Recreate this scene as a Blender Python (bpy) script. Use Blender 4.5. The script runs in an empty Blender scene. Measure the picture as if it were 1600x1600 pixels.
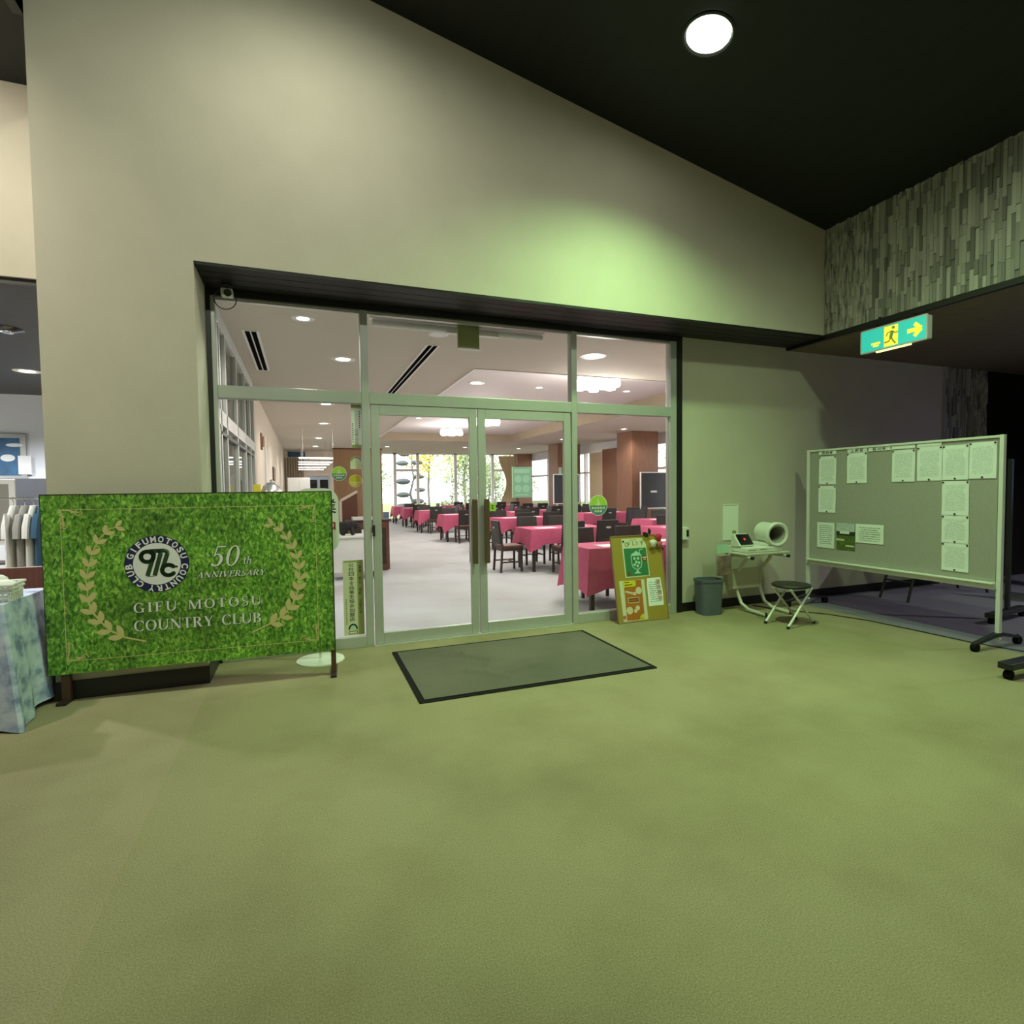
import bpy, bmesh, math, random
from mathutils import Vector, Matrix, Quaternion
random.seed(7)
PI = math.pi
scene = bpy.context.scene
C = scene.collection
def R(d): return math.radians(d)

# ------------------------------------------------------------------ camera
cam_data = bpy.data.cameras.new('camera'); cam = bpy.data.objects.new('camera', cam_data); C.objects.link(cam)
cam_data.sensor_width = 36.0; cam_data.lens = 857.245 / 1600 * 36.0; cam_data.clip_start = 0.05; cam_data.clip_end = 300
yaw, pitch, roll = 0.3620, -0.0425, -0.0125
fw = Vector((math.sin(yaw)*math.cos(pitch), math.cos(yaw)*math.cos(pitch), math.sin(pitch)))
r0 = Vector((math.cos(yaw), -math.sin(yaw), 0)); u0 = r0.cross(fw)
rr = r0*math.cos(roll) + u0*math.sin(roll); uu = -r0*math.sin(roll) + u0*math.cos(roll)
mw = Matrix((rr, uu, -fw)).transposed().to_4x4(); mw.translation = Vector((0, -5.3947, 1.5))
cam.matrix_world = mw
scene.camera = cam
# ------------------------------------------------------------------ sky (overcast white daylight) and exposure
world = bpy.data.worlds.new('world'); scene.world = world; world.use_nodes = True
bg = world.node_tree.nodes['Background']; bg.inputs[0].default_value = (0.93, 0.97, 1.0, 1); bg.inputs[1].default_value = 4.5
scene.view_settings.view_transform = 'Standard'; scene.view_settings.look = 'None'
scene.view_settings.gamma = 1.0; scene.view_settings.use_curve_mapping = False
scene.view_settings.exposure = 0.0
GREEN = (0.54, 1.0, 0.40)      # mercury-vapour lamps of the lobby
WARM = (0.96, 1.0, 0.80)
PALE = (0.82, 1.0, 0.68)
POWER_MAIN, POWER_BACK, POWER_LEFT = 740, 100, 150
POWER_DOWN, POWER_SHOP = 104, 620

# ------------------------------------------------------------------ helpers: materials
def lin(h):
    h = h.lstrip('#'); o = []
    for i in (0, 2, 4):
        c = int(h[i:i+2], 16)/255; o.append(c/12.92 if c <= 0.04045 else ((c+0.055)/1.055)**2.4)
    return tuple(o)
MATS = {}
def mat(name, col, rough=0.6, metal=0.0, var=0.0, vscale=8.0, bump=0.0, bscale=60.0, stretch=(1,1,1), emit=None, estr=0.0, spec=0.5, rnd=0.0, coat=0.0):
    if isinstance(col, str): col = lin(col)
    m = bpy.data.materials.new(name); m.use_nodes = True; nt = m.node_tree; N = nt.nodes; L = nt.links
    b = N['Principled BSDF']; b.inputs['Roughness'].default_value = rough; b.inputs['Metallic'].default_value = metal
    b.inputs['Specular IOR Level'].default_value = spec; b.inputs['Coat Weight'].default_value = coat
    b.inputs['Base Color'].default_value = (*col, 1)
    tc = N.new('ShaderNodeTexCoord'); mp = N.new('ShaderNodeMapping'); mp.inputs['Scale'].default_value = stretch
    L.new(tc.outputs['Object'], mp.inputs[0])
    if var > 0 or rnd > 0:
        nz = N.new('ShaderNodeTexNoise'); nz.inputs['Scale'].default_value = vscale; nz.inputs['Detail'].default_value = 5
        L.new(mp.outputs[0], nz.inputs[0])
        rp = N.new('ShaderNodeMapRange'); rp.inputs[1].default_value = 0.3; rp.inputs[2].default_value = 0.7
        rp.inputs[3].default_value = 1-var; rp.inputs[4].default_value = 1+var
        L.new(nz.outputs[0], rp.inputs[0]); src = rp.outputs[0]
        if rnd > 0:
            oi = N.new('ShaderNodeObjectInfo'); r2 = N.new('ShaderNodeMapRange'); r2.inputs[3].default_value = 1-rnd; r2.inputs[4].default_value = 1+rnd
            L.new(oi.outputs['Random'], r2.inputs[0]); mu = N.new('ShaderNodeMath'); mu.operation = 'MULTIPLY'
            L.new(src, mu.inputs[0]); L.new(r2.outputs[0], mu.inputs[1]); src = mu.outputs[0]
        mx = N.new('ShaderNodeVectorMath'); mx.operation = 'SCALE'; mx.inputs[0].default_value = col
        L.new(src, mx.inputs['Scale']); L.new(mx.outputs[0], b.inputs['Base Color'])
    if bump > 0:
        nb = N.new('ShaderNodeTexNoise'); nb.inputs['Scale'].default_value = bscale; nb.inputs['Detail'].default_value = 4
        L.new(mp.outputs[0], nb.inputs[0]); bp = N.new('ShaderNodeBump'); bp.inputs['Strength'].default_value = bump; bp.inputs['Distance'].default_value = 0.01
        L.new(nb.outputs[0], bp.inputs['Height']); L.new(bp.outputs[0], b.inputs['Normal'])
    if emit is not None:
        b.inputs['Emission Color'].default_value = (*emit, 1); b.inputs['Emission Strength'].default_value = estr
    MATS[name] = m
    return m
def glass_mat(name, tint=(1,1,1), refl=0.05):
    m = bpy.data.materials.new(name); m.use_nodes = True; nt = m.node_tree; N = nt.nodes; L = nt.links; N.clear()
    out = N.new('ShaderNodeOutputMaterial'); mx = N.new('ShaderNodeMixShader'); t = N.new('ShaderNodeBsdfTransparent'); g = N.new('ShaderNodeBsdfGlossy')
    t.inputs[0].default_value = (*tint, 1); g.inputs['Roughness'].default_value = 0.02
    lw = N.new('ShaderNodeFresnel'); lw.inputs[0].default_value = 1.3
    ml = N.new('ShaderNodeMath'); ml.operation = 'MULTIPLY'; ml.inputs[1].default_value = refl/0.04
    L.new(lw.outputs[0], ml.inputs[0]); L.new(ml.outputs[0], mx.inputs[0]); L.new(t.outputs[0], mx.inputs[1]); L.new(g.outputs[0], mx.inputs[2]); L.new(mx.outputs[0], out.inputs[0])
    MATS[name] = m; return m
def ramp_mat(name, stops, tex='noise', scale=10, stretch=(1,1,1), rough=0.7, detail=6, bump=0.0, dist=0.0, rot=(0,0,0)):
    m = bpy.data.materials.new(name); m.use_nodes = True; nt = m.node_tree; N = nt.nodes; L = nt.links; b = N['Principled BSDF']; b.inputs['Roughness'].default_value = rough
    tc = N.new('ShaderNodeTexCoord'); mp = N.new('ShaderNodeMapping'); mp.inputs['Scale'].default_value = stretch; mp.inputs['Rotation'].default_value = rot; L.new(tc.outputs['Object'], mp.inputs[0])
    if tex == 'noise':
        t = N.new('ShaderNodeTexNoise'); t.inputs['Scale'].default_value = scale; t.inputs['Detail'].default_value = detail; t.inputs['Distortion'].default_value = dist
    elif tex == 'voronoi':
        t = N.new('ShaderNodeTexVoronoi'); t.inputs['Scale'].default_value = scale
    else:
        t = N.new('ShaderNodeTexWave'); t.inputs['Scale'].default_value = scale; t.inputs['Distortion'].default_value = dist; t.inputs['Detail'].default_value = detail
    L.new(mp.outputs[0], t.inputs[0]); cr = N.new('ShaderNodeValToRGB'); L.new(t.outputs[0], cr.inputs[0]); L.new(cr.outputs[0], b.inputs['Base Color'])
    el = cr.color_ramp.elements
    while len(el) < len(stops): el.new(0.5)
    for e, (p, c) in zip(el, stops):
        e.position = p; e.color = (*(lin(c) if isinstance(c, str) else c), 1)
    if bump:
        bp = N.new('ShaderNodeBump'); bp.inputs['Strength'].default_value = bump; bp.inputs['Distance'].default_value = 0.01; L.new(t.outputs[0], bp.inputs['Height']); L.new(bp.outputs[0], b.inputs['Normal'])
    MATS[name] = m; return m
def print_mat(name, paper='#e8ece8', ink='#5b6260', rows=70.0, gap=0.45, margin=None):
    """rows of fine print: bands along local Z broken up by noise along the line"""
    m = bpy.data.materials.new(name); m.use_nodes = True; nt = m.node_tree; N = nt.nodes; L = nt.links; b = N['Principled BSDF']; b.inputs['Roughness'].default_value = 0.55
    tc = N.new('ShaderNodeTexCoord'); sp = N.new('ShaderNodeSeparateXYZ'); L.new(tc.outputs['Object'], sp.inputs[0])
    ml = N.new('ShaderNodeMath'); ml.operation = 'MULTIPLY'; ml.inputs[1].default_value = rows; L.new(sp.outputs['Z'], ml.inputs[0])
    fr = N.new('ShaderNodeMath'); fr.operation = 'FRACT'; L.new(ml.outputs[0], fr.inputs[0])
    gt = N.new('ShaderNodeMath'); gt.operation = 'GREATER_THAN'; gt.inputs[1].default_value = gap; L.new(fr.outputs[0], gt.inputs[0])
    nz = N.new('ShaderNodeTexNoise'); nz.inputs['Scale'].default_value = 110; L.new(tc.outputs['Object'], nz.inputs[0])
    g2 = N.new('ShaderNodeMath'); g2.operation = 'GREATER_THAN'; g2.inputs[1].default_value = 0.47; L.new(nz.outputs[0], g2.inputs[0])
    an = N.new('ShaderNodeMath'); an.operation = 'MULTIPLY'; L.new(gt.outputs[0], an.inputs[0]); L.new(g2.outputs[0], an.inputs[1])
    tb = N.new('ShaderNodeTexCoord'); s2 = N.new('ShaderNodeSeparateXYZ'); L.new(tb.outputs['Generated'], s2.inputs[0])
    for ax in ('X', 'Y', 'Z'):
        if ax == margin: continue
        a = N.new('ShaderNodeMath'); a.operation = 'COMPARE'; a.inputs[1].default_value = 0.5; a.inputs[2].default_value = 0.38; L.new(s2.outputs[ax], a.inputs[0])
        k = N.new('ShaderNodeMath'); k.operation = 'MULTIPLY'; L.new(an.outputs[0], k.inputs[0]); L.new(a.outputs[0], k.inputs[1]); an = k
    mx = N.new('ShaderNodeMix'); mx.data_type = 'RGBA'; mx.inputs['A'].default_value = (*lin(paper), 1); mx.inputs['B'].default_value = (*lin(ink), 1)
    L.new(an.outputs[0], mx.inputs['Factor']); L.new(mx.outputs['Result'], b.inputs['Base Color'])
    MATS[name] = m; return m

# ------------------------------------------------------------------ helpers: meshes
class MB:
    def __init__(s): s.v = []; s.f = []
    def add(s, vs, fs):
        o = len(s.v); s.v += [tuple(p) for p in vs]; s.f += [tuple(i+o for i in f) for f in fs]; return s
    def box(s, x0, x1, y0, y1, z0, z1):
        return s.add([(x0,y0,z0),(x1,y0,z0),(x1,y1,z0),(x0,y1,z0),(x0,y0,z1),(x1,y0,z1),(x1,y1,z1),(x0,y1,z1)],
                     [(0,3,2,1),(4,5,6,7),(0,1,5,4),(1,2,6,5),(2,3,7,6),(3,0,4,7)])
    def cbox(s, c, d): return s.box(c[0]-d[0]/2, c[0]+d[0]/2, c[1]-d[1]/2, c[1]+d[1]/2, c[2]-d[2]/2, c[2]+d[2]/2)
    def prism(s, poly, fn, a, b):
        n = len(poly); vs = [fn(p[0], p[1], a) for p in poly] + [fn(p[0], p[1], b) for p in poly]
        return s.add(vs, [tuple(range(n))[::-1], tuple(range(n, 2*n))] + [(i, (i+1) % n, n+(i+1) % n, n+i) for i in range(n)])
    def cyl(s, p0, p1, ra, rb=None, n=14, cap=True):
        rb = ra if rb is None else rb; p0, p1 = Vector(p0), Vector(p1); d = (p1-p0).normalized()
        a = d.orthogonal().normalized(); b = d.cross(a); vs = []
        for p, r in ((p0, ra), (p1, rb)):
            vs += [p + (a*math.cos(2*PI*i/n) + b*math.sin(2*PI*i/n))*r for i in range(n)]
        fs = [(i, (i+1) % n, n+(i+1) % n, n+i) for i in range(n)]
        if cap: fs += [tuple(range(n))[::-1], tuple(range(n, 2*n))]
        return s.add(vs, fs)
    def tube(s, pts, r, n=8, closed=False):
        pts = [Vector(p) for p in pts]; m = len(pts); rs = r if isinstance(r, (list, tuple)) else [r]*m; rings = []; a = None
        for i, p in enumerate(pts):
            q0 = pts[i-1] if (i > 0 or closed) else p; q1 = pts[(i+1) % m] if (i < m-1 or closed) else p
            d = (q1-q0).normalized()
            if a is None: a = d.orthogonal().normalized()
            else:
                a = a - d*a.dot(d); a = a.normalized() if a.length > 1e-6 else d.orthogonal().normalized()
            b = d.cross(a); rings.append([p + (a*math.cos(2*PI*k/n) + b*math.sin(2*PI*k/n))*rs[i] for k in range(n)])
        vs = [v for g in rings for v in g]; fs = []
        for i in range(m if closed else m-1):
            j = (i+1) % m
            fs += [(i*n+k, i*n+(k+1) % n, j*n+(k+1) % n, j*n+k) for k in range(n)]
        if not closed: fs += [tuple(range(n))[::-1], tuple((m-1)*n+k for k in range(n))]
        return s.add(vs, fs)
    def lathe(s, prof, c=(0,0,0), n=24, close=True):
        vs = []; m = len(prof)
        for r, z in prof: vs += [(c[0]+r*math.cos(2*PI*k/n), c[1]+r*math.sin(2*PI*k/n), c[2]+z) for k in range(n)]
        fs = [(i*n+k, i*n+(k+1) % n, (i+1)*n+(k+1) % n, (i+1)*n+k) for i in range(m-1) for k in range(n)]
        if close: fs += [tuple(range(n))[::-1], tuple((m-1)*n+k for k in range(n))]
        return s.add(vs, fs)
    def ell(s, c, r, n=14, m=8, rz=0.0, ry=0.0):
        q = Matrix.Rotation(rz, 3, 'Z') @ Matrix.Rotation(ry, 3, 'Y'); vs = []
        for i in range(m+1):
            t = PI*i/m
            for k in range(n):
                v = q @ Vector((r[0]*math.sin(t)*math.cos(2*PI*k/n), r[1]*math.sin(t)*math.sin(2*PI*k/n), r[2]*math.cos(t)))
                vs.append((c[0]+v.x, c[1]+v.y, c[2]+v.z))
        return s.add(vs, [(i*n+k, i*n+(k+1) % n, (i+1)*n+(k+1) % n, (i+1)*n+k) for i in range(m) for k in range(n)])
    def mesh(s, name, m, bevel=0.0, smooth=False, seg=2):
        me = bpy.data.meshes.new(name); me.from_pydata(s.v, [], s.f)
        bm = bmesh.new(); bm.from_mesh(me); bmesh.ops.remove_doubles(bm, verts=bm.verts, dist=1e-6)
        bmesh.ops.recalc_face_normals(bm, faces=bm.faces)
        if bevel > 0:
            es = [e for e in bm.edges if len(e.link_faces) == 2 and e.calc_face_angle(0) > 0.6]
            bmesh.ops.bevel(bm, geom=es, offset=bevel, segments=seg, affect='EDGES', clamp_overlap=True, profile=0.5)
        if smooth:
            for f in bm.faces: f.smooth = True
        bm.to_mesh(me); bm.free()
        if smooth: me.set_sharp_from_angle(angle=R(40))
        if m is not None: me.materials.append(MATS[m] if isinstance(m, str) else m)
        return me
    def build(s, name, m, parent=None, bevel=0.0, smooth=False, origin=None, seg=2):
        if origin is not None: s.v = [(p[0]-origin[0], p[1]-origin[1], p[2]-origin[2]) for p in s.v]
        o = bpy.data.objects.new(name, s.mesh(name, m, bevel, smooth, seg)); C.objects.link(o)
        if origin is not None: o.location = origin
        if parent is not None: o.parent = parent
        return o
def bx(*a): return MB().box(*a)
def inst(name, me, parent=None, loc=(0,0,0), rot=(0,0,0), scale=(1,1,1)):
    o = bpy.data.objects.new(name, me); C.objects.link(o); o.location = loc; o.rotation_euler = rot; o.scale = scale
    if parent is not None: o.parent = parent
    return o
def tag(o, label, cat, group=None, kind=None):
    o['label'] = label; o['category'] = cat
    if group: o['group'] = group
    if kind: o['kind'] = kind
    return o
def thing(name, label, cat, loc=(0,0,0), rz=0.0, group=None):
    o = bpy.data.objects.new(name, None); C.objects.link(o); o.location = loc; o.rotation_euler = (0, 0, rz)
    o.empty_display_size = 0.1
    return tag(o, label, cat, group)
def struct(o): o['kind'] = 'structure'; return o
def sempty(name, loc=(0,0,0)):
    o = bpy.data.objects.new(name, None); C.objects.link(o); o.location = loc; return struct(o)
def copy_tree(o, parent=None):
    c = o.copy(); C.objects.link(c)
    if parent is not None: c.parent = parent
    for ch in list(o.children): copy_tree(ch, c)
    return c
def text_polys(body, size=1.0, bold=0.0):
    """builtin font text -> verts (x,y) and faces"""
    cu = bpy.data.curves.new('tmp', 'FONT'); cu.body = body; cu.size = size; cu.offset = bold; cu.resolution_u = 3
    o = bpy.data.objects.new('tmp', cu); C.objects.link(o); bpy.context.view_layer.update()
    me = bpy.data.meshes.new_from_object(o.evaluated_get(bpy.context.evaluated_depsgraph_get()))
    vs = [(v.co.x, v.co.y) for v in me.vertices]; fs = [tuple(p.vertices) for p in me.polygons]
    bpy.data.objects.remove(o); bpy.data.curves.remove(cu); bpy.data.meshes.remove(me)
    return vs, fs
def fit_text(body, u0, u1, w0, w1, bold=0.0):
    """text stretched into a rectangle, returned as 2D verts, faces"""
    vs, fs = text_polys(body, 1.0, bold)
    if not vs: return [], []
    a, b = min(v[0] for v in vs), max(v[0] for v in vs); c, d = min(v[1] for v in vs), max(v[1] for v in vs)
    return [(u0+(v[0]-a)/(b-a)*(u1-u0), w0+(v[1]-c)/(d-c)*(w1-w0)) for v in vs], fs
def flat(mb, vs, fs, fn): return mb.add([fn(p[0], p[1]) for p in vs], fs)
def disc2(cx, cy, rx, ry=None, n=28): 
    ry = rx if ry is None else ry
    return [(cx+rx*math.cos(2*PI*i/n), cy+ry*math.sin(2*PI*i/n)) for i in range(n)]
def stroke2(pts, w, capround=True):
    """2D thick polyline -> list of polygons"""
    out = []; ws = w if isinstance(w, (list, tuple)) else [w]*len(pts)
    for i in range(len(pts)-1):
        (x0, y0), (x1, y1) = pts[i], pts[i+1]; d = math.hypot(x1-x0, y1-y0) or 1e-9; nx, ny = -(y1-y0)/d, (x1-x0)/d
        a, b = ws[i]/2, ws[i+1]/2
        out.append([(x0+nx*a, y0+ny*a), (x0-nx*a, y0-ny*a), (x1-nx*b, y1-ny*b), (x1+nx*b, y1+ny*b)])
    if capround:
        for (x, y), q in zip(pts, ws): out.append(disc2(x, y, q/2, n=12))
    return out
def polys(mb, pl, fn):
    for p in pl: mb.add([fn(x, y) for x, y in p], [tuple(range(len(p)))])
    return mb
def arc2(cx, cy, rx, ry, a0, a1, n=20): return [(cx+rx*math.cos(R(a0+(a1-a0)*i/n)), cy+ry*math.sin(R(a0+(a1-a0)*i/n))) for i in range(n+1)]

# ------------------------------------------------------------------ materials
mat('plaster', (0.60, 0.55, 0.45), 0.9, var=0.03, vscale=3, bump=0.25, bscale=220)
mat('plaster_white', (0.74, 0.76, 0.80), 0.9, bump=0.1, bscale=200)
mat('plaster_cream', (0.72, 0.63, 0.52), 0.9, bump=0.1, bscale=200)
mat('soffit_wood', (0.010, 0.0075, 0.006), 0.5, var=0.35, vscale=6, stretch=(0.6, 14, 14), bump=0.3, bscale=8)
ramp_mat('ceiling_boards', [(0.0, (0.001,0.001,0.001)), (0.06, (0.0032,0.0030,0.0024)), (1.0, (0.0038,0.0035,0.003))], 'wave', 1.6, (1,0.0,0), 0.6, 1)
mat('black_ceiling', (0.03, 0.028, 0.026), 0.5, var=0.4, vscale=5, stretch=(0.5, 16, 1))
mat('baseboard_black', (0.012, 0.010, 0.009), 0.4)
mat('slot_black', (0.006, 0.006, 0.006), 1.0, spec=0.0)
mat('black_trim', (0.012, 0.011, 0.010), 0.4)
mat('low_ceiling_brown', (0.20, 0.15, 0.085), 0.7, var=0.1)
mat('stone', (0.40, 0.39, 0.34), 0.9, var=0.25, vscale=25, bump=0.6, bscale=60, rnd=0.5)
mat('stone_mix', (0.40, 0.39, 0.34), 0.9, var=0.6, vscale=9, stretch=(1, 3.2, 0.7), bump=0.6, bscale=60)
mat('mortar', (0.10, 0.095, 0.08), 0.95)
mat('aluminium', (0.52, 0.53, 0.50), 0.42, metal=0.35, var=0.04, vscale=4)
mat('aluminium_bright', (0.70, 0.70, 0.68), 0.3, metal=0.5)
mat('bronze', (0.17, 0.115, 0.07), 0.35, metal=0.6)
mat('ceiling_restaurant', (0.58, 0.53, 0.45), 0.9, bump=0.2, bscale=260)
mat('ceiling_tray', (0.70, 0.65, 0.63), 0.75)
mat('tray_side', (0.36, 0.29, 0.20), 0.8)
mat('white_paint', (0.80, 0.79, 0.76), 0.5)
mat('wood_column', (0.25, 0.115, 0.062), 0.5, var=0.18, vscale=6, stretch=(9, 9, 0.7), bump=0.05)
mat('wood_panel', (0.33, 0.19, 0.10), 0.5, var=0.15, vscale=6, stretch=(9, 9, 0.8))
mat('wood_dark', (0.035, 0.020, 0.014), 0.45, var=0.2, vscale=8, stretch=(8, 8, 1))
mat('wood_red', (0.13, 0.045, 0.028), 0.5, var=0.2, vscale=8, stretch=(8, 8, 1))
mat('wood_post', (0.10, 0.05, 0.028), 0.5, var=0.2, vscale=8)
mat('leather_dark', (0.022, 0.017, 0.015), 0.5, bump=0.2, bscale=120)
mat('leather_brown', (0.10, 0.035, 0.025), 0.5, bump=0.2, bscale=120)
mat('cloth_pink', (0.50, 0.085, 0.17), 0.85, var=0.08, vscale=12, bump=0.15, bscale=300)
mat('white_cloth', (0.85, 0.84, 0.83), 0.8)
mat('gloss_paper', (0.85, 0.86, 0.86), 0.12, bump=0.5, bscale=30)
mat('paper_white', (0.80, 0.81, 0.79), 0.7)
ramp_mat('cloth_blue', [(0.34, '#7a89ad'), (0.45, '#aab8d6'), (0.60, '#cdd7ea'), (0.8, '#bccae0')], 'noise', 9, (1,1,1.2), 0.7, 3, bump=0.05)
mat('curtain_cream', (0.62, 0.50, 0.33), 0.85, var=0.05)
mat('curtain_grey', (0.35, 0.28, 0.20), 0.85, var=0.05)
mat('plastic_black', (0.015, 0.015, 0.015), 0.4)
mat('plastic_white', (0.75, 0.76, 0.70), 0.4)
mat('plastic_grey', (0.115, 0.135, 0.165), 0.5, var=0.05)
mat('metal_cream', (0.62, 0.60, 0.50), 0.4, metal=0.1)
mat('metal_dark', (0.05, 0.05, 0.05), 0.4, metal=0.5)
mat('chrome', (0.75, 0.75, 0.75), 0.12, metal=1.0)
mat('silver', (0.55, 0.55, 0.53), 0.35, metal=0.8)
mat('felt_grey', (0.38, 0.36, 0.33), 0.95, var=0.12, vscale=160, bump=0.1, bscale=200)
mat('rubber_black', (0.008, 0.008, 0.008), 0.9, spec=0.15)
mat('emit_lamp', (1,1,1), 0.5, emit=(0.90, 1.0, 0.80), estr=30)
mat('emit_white', (1,1,1), 0.5, emit=(1.0, 0.96, 0.9), estr=9)
mat('emit_globe', (1,1,1), 0.5, emit=(1.0, 0.96, 0.95), estr=7)
mat('emit_exit', (0.05,0.5,0.42), 0.4, emit=(0.03, 0.50, 0.40), estr=0.85)
mat('emit_exit_yellow', (0.9,0.8,0.1), 0.4, emit=(1.0, 0.72, 0.05), estr=0.9)
mat('emit_exit_bar', (1,0.9,0.5), 0.4, emit=(1.0, 0.82, 0.35), estr=1.6)
mat('exit_figure', (0.06, 0.22, 0.12), 0.5, emit=(0.20, 0.36, 0.06), estr=0.5)
mat('emit_tv', (0.2,0.2,0.5), 0.4, emit=(0.32, 0.30, 0.75), estr=1.2)
mat('navy', (0.016, 0.018, 0.085), 0.5)
mat('logo_green', (0.025, 0.065, 0.022), 0.5)
mat('gold_leaf', (0.66, 0.60, 0.25), 0.6)
mat('letter_silver', (0.88, 0.89, 0.88), 0.5)
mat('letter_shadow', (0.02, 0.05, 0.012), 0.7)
mat('logo_disc', (0.88, 0.89, 0.90), 0.5)
mat('red_ink', (0.32, 0.035, 0.015), 0.5)
mat('black_ink', (0.012, 0.012, 0.012), 0.5)
mat('rose_red', (0.50, 0.03, 0.06), 0.6); mat('rose_pink', (0.55, 0.16, 0.16), 0.6); mat('rose_white', (0.80, 0.78, 0.70), 0.6)
mat('leaf_dark', (0.015, 0.035, 0.012), 0.5)
mat('cork', (0.36, 0.26, 0.035), 0.85, var=0.12, vscale=120)
mat('poster_green', (0.035, 0.20, 0.075), 0.5); mat('poster_pale', (0.66, 0.66, 0.46), 0.5); mat('poster_mint', (0.42, 0.66, 0.50), 0.5)
mat('poster_orange', (0.46, 0.15, 0.02), 0.5); mat('poster_yellow', (0.70, 0.60, 0.03), 0.5); mat('poster_brown', (0.22, 0.06, 0.02), 0.5)
mat('poster_cream', (0.72, 0.62, 0.40), 0.5); mat('poster_olive', (0.30, 0.33, 0.12), 0.6)
mat('teal_print', (0.38, 0.50, 0.58), 0.5); mat('teal_light', (0.54, 0.64, 0.70), 0.5)
mat('sticker_lime', (0.40, 0.62, 0.06), 0.5); mat('sticker_blue', (0.10, 0.22, 0.24), 0.5); mat('sticker_orange', (0.60, 0.45, 0.03), 0.5)
mat('blackboard', (0.035, 0.038, 0.045), 0.6, var=0.15, vscale=3)
mat('bark', (0.26, 0.23, 0.22), 0.9, bump=0.4, bscale=30)
mat('leaf_green', (0.30, 0.36, 0.16), 0.7, rnd=0.2, var=0.3); mat('leaf_yellow', (0.72, 0.62, 0.08), 0.7, var=0.25); mat('leaf_pad', (0.13, 0.14, 0.14), 0.8, var=0.2)  # leaf_pad: the dark grey of a backlit silhouette is put into its colour
mat('grass', (0.20, 0.24, 0.08), 0.95, var=0.2)
mat('gravel', (0.45, 0.42, 0.38), 0.95, var=0.15, vscale=20)
mat('fabric_blue', (0.03, 0.09, 0.15), 0.85); mat('fabric_white', (0.66, 0.66, 0.60), 0.85); mat('fabric_grey', (0.30, 0.29, 0.26), 0.85); mat('fabric_purple', (0.10, 0.03, 0.07), 0.85)
mat('blue_seat', (0.16, 0.24, 0.38), 0.7)
mat('painting_blue', (0.03, 0.11, 0.22), 0.5, var=0.4, vscale=4)
mat('painting_pale', (0.42, 0.52, 0.66), 0.6); mat('screen', (0.008, 0.008, 0.01), 0.15)
mat('screen_red', (0.5, 0.02, 0.02), 0.3, emit=(0.8, 0.05, 0.06), estr=0.8)
mat('bear_fur', (0.014, 0.012, 0.012), 0.8, bump=0.6, bscale=90)
mat('acrylic', (0.45, 0.50, 0.45), 0.15)
mat('leaflet', (0.55, 0.38, 0.32), 0.6, var=0.4, vscale=14)
ramp_mat('photo_sky', [(0.3, '#aab4b8'), (0.7, '#d5dcdd')], 'noise', 18, (1,1,3)); mat('photo_green', (0.10, 0.15, 0.03), 0.5, var=0.4, vscale=30); mat('photo_dark', (0.02, 0.025, 0.018), 0.5)
print_mat('print_sheet', '#f0f4f5', '#c4ccca', 95, 0.45)
print_mat('print_letter', '#eef3f0', '#7d8683', 42, 0.55)
print_mat('print_chart', '#eaf0e2', '#8a9a86', 34, 0.6)
print_mat('print_title', '#dfe6dc', '#2f3531', 30, 0.2)
glass_mat('glass', (0.97, 0.985, 0.97), 0.03); glass_mat('glass_far', (0.98, 0.99, 0.99), 0.03)
# carpet: pale beige pile with mottled soiling
def carpet(name, col, stain, amt):
    m = bpy.data.materials.new(name); m.use_nodes = True; nt = m.node_tree; N = nt.nodes; L = nt.links; b = N['Principled BSDF']; b.inputs['Roughness'].default_value = 1.0; b.inputs['Specular IOR Level'].default_value = 0.1
    tc = N.new('ShaderNodeTexCoord'); a = N.new('ShaderNodeTexNoise'); a.inputs['Scale'].default_value = 0.9; a.inputs['Detail'].default_value = 7; a.inputs['Roughness'].default_value = 0.62
    f = N.new('ShaderNodeTexNoise'); f.inputs['Scale'].default_value = 170; f.inputs['Detail'].default_value = 3
    L.new(tc.outputs['Object'], a.inputs[0]); L.new(tc.outputs['Object'], f.inputs[0])
    r1 = N.new('ShaderNodeMapRange'); r1.inputs[1].default_value = 0.42; r1.inputs[2].default_value = 0.72; r1.inputs[3].default_value = 0; r1.inputs[4].default_value = amt; L.new(a.outputs[0], r1.inputs[0])
    mx = N.new('ShaderNodeMix'); mx.data_type = 'RGBA'; mx.inputs['A'].default_value = (*col, 1); mx.inputs['B'].default_value = (*stain, 1); L.new(r1.outputs[0], mx.inputs['Factor'])
    r2 = N.new('ShaderNodeMapRange'); r2.inputs[1].default_value = 0.3; r2.inputs[2].default_value = 0.7; r2.inputs[3].default_value = 0.76; r2.inputs[4].default_value = 1.24; L.new(f.outputs[0], r2.inputs[0])
    sc = N.new('ShaderNodeVectorMath'); sc.operation = 'SCALE'; L.new(mx.outputs['Result'], sc.inputs[0]); L.new(r2.outputs[0], sc.inputs['Scale']); L.new(sc.outputs[0], b.inputs['Base Color'])
    bp = N.new('ShaderNodeBump'); bp.inputs['Strength'].default_value = 0.12; bp.inputs['Distance'].default_value = 0.003; L.new(f.outputs[0], bp.inputs['Height']); L.new(bp.outputs[0], b.inputs['Normal'])
    MATS[name] = m
carpet('carpet', (0.30, 0.265, 0.155), (0.205, 0.17, 0.095), 0.75)
carpet('carpet_side', (0.32, 0.275, 0.170), (0.225, 0.18, 0.11), 0.7)
carpet('carpet_purple', (0.20, 0.18, 0.22), (0.14, 0.125, 0.15), 0.6)
carpet('carpet_restaurant', (0.46, 0.465, 0.475), (0.36, 0.345, 0.33), 0.6)
carpet('mat_pile', (0.135, 0.125, 0.095), (0.095, 0.09, 0.07), 0.7)
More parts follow.
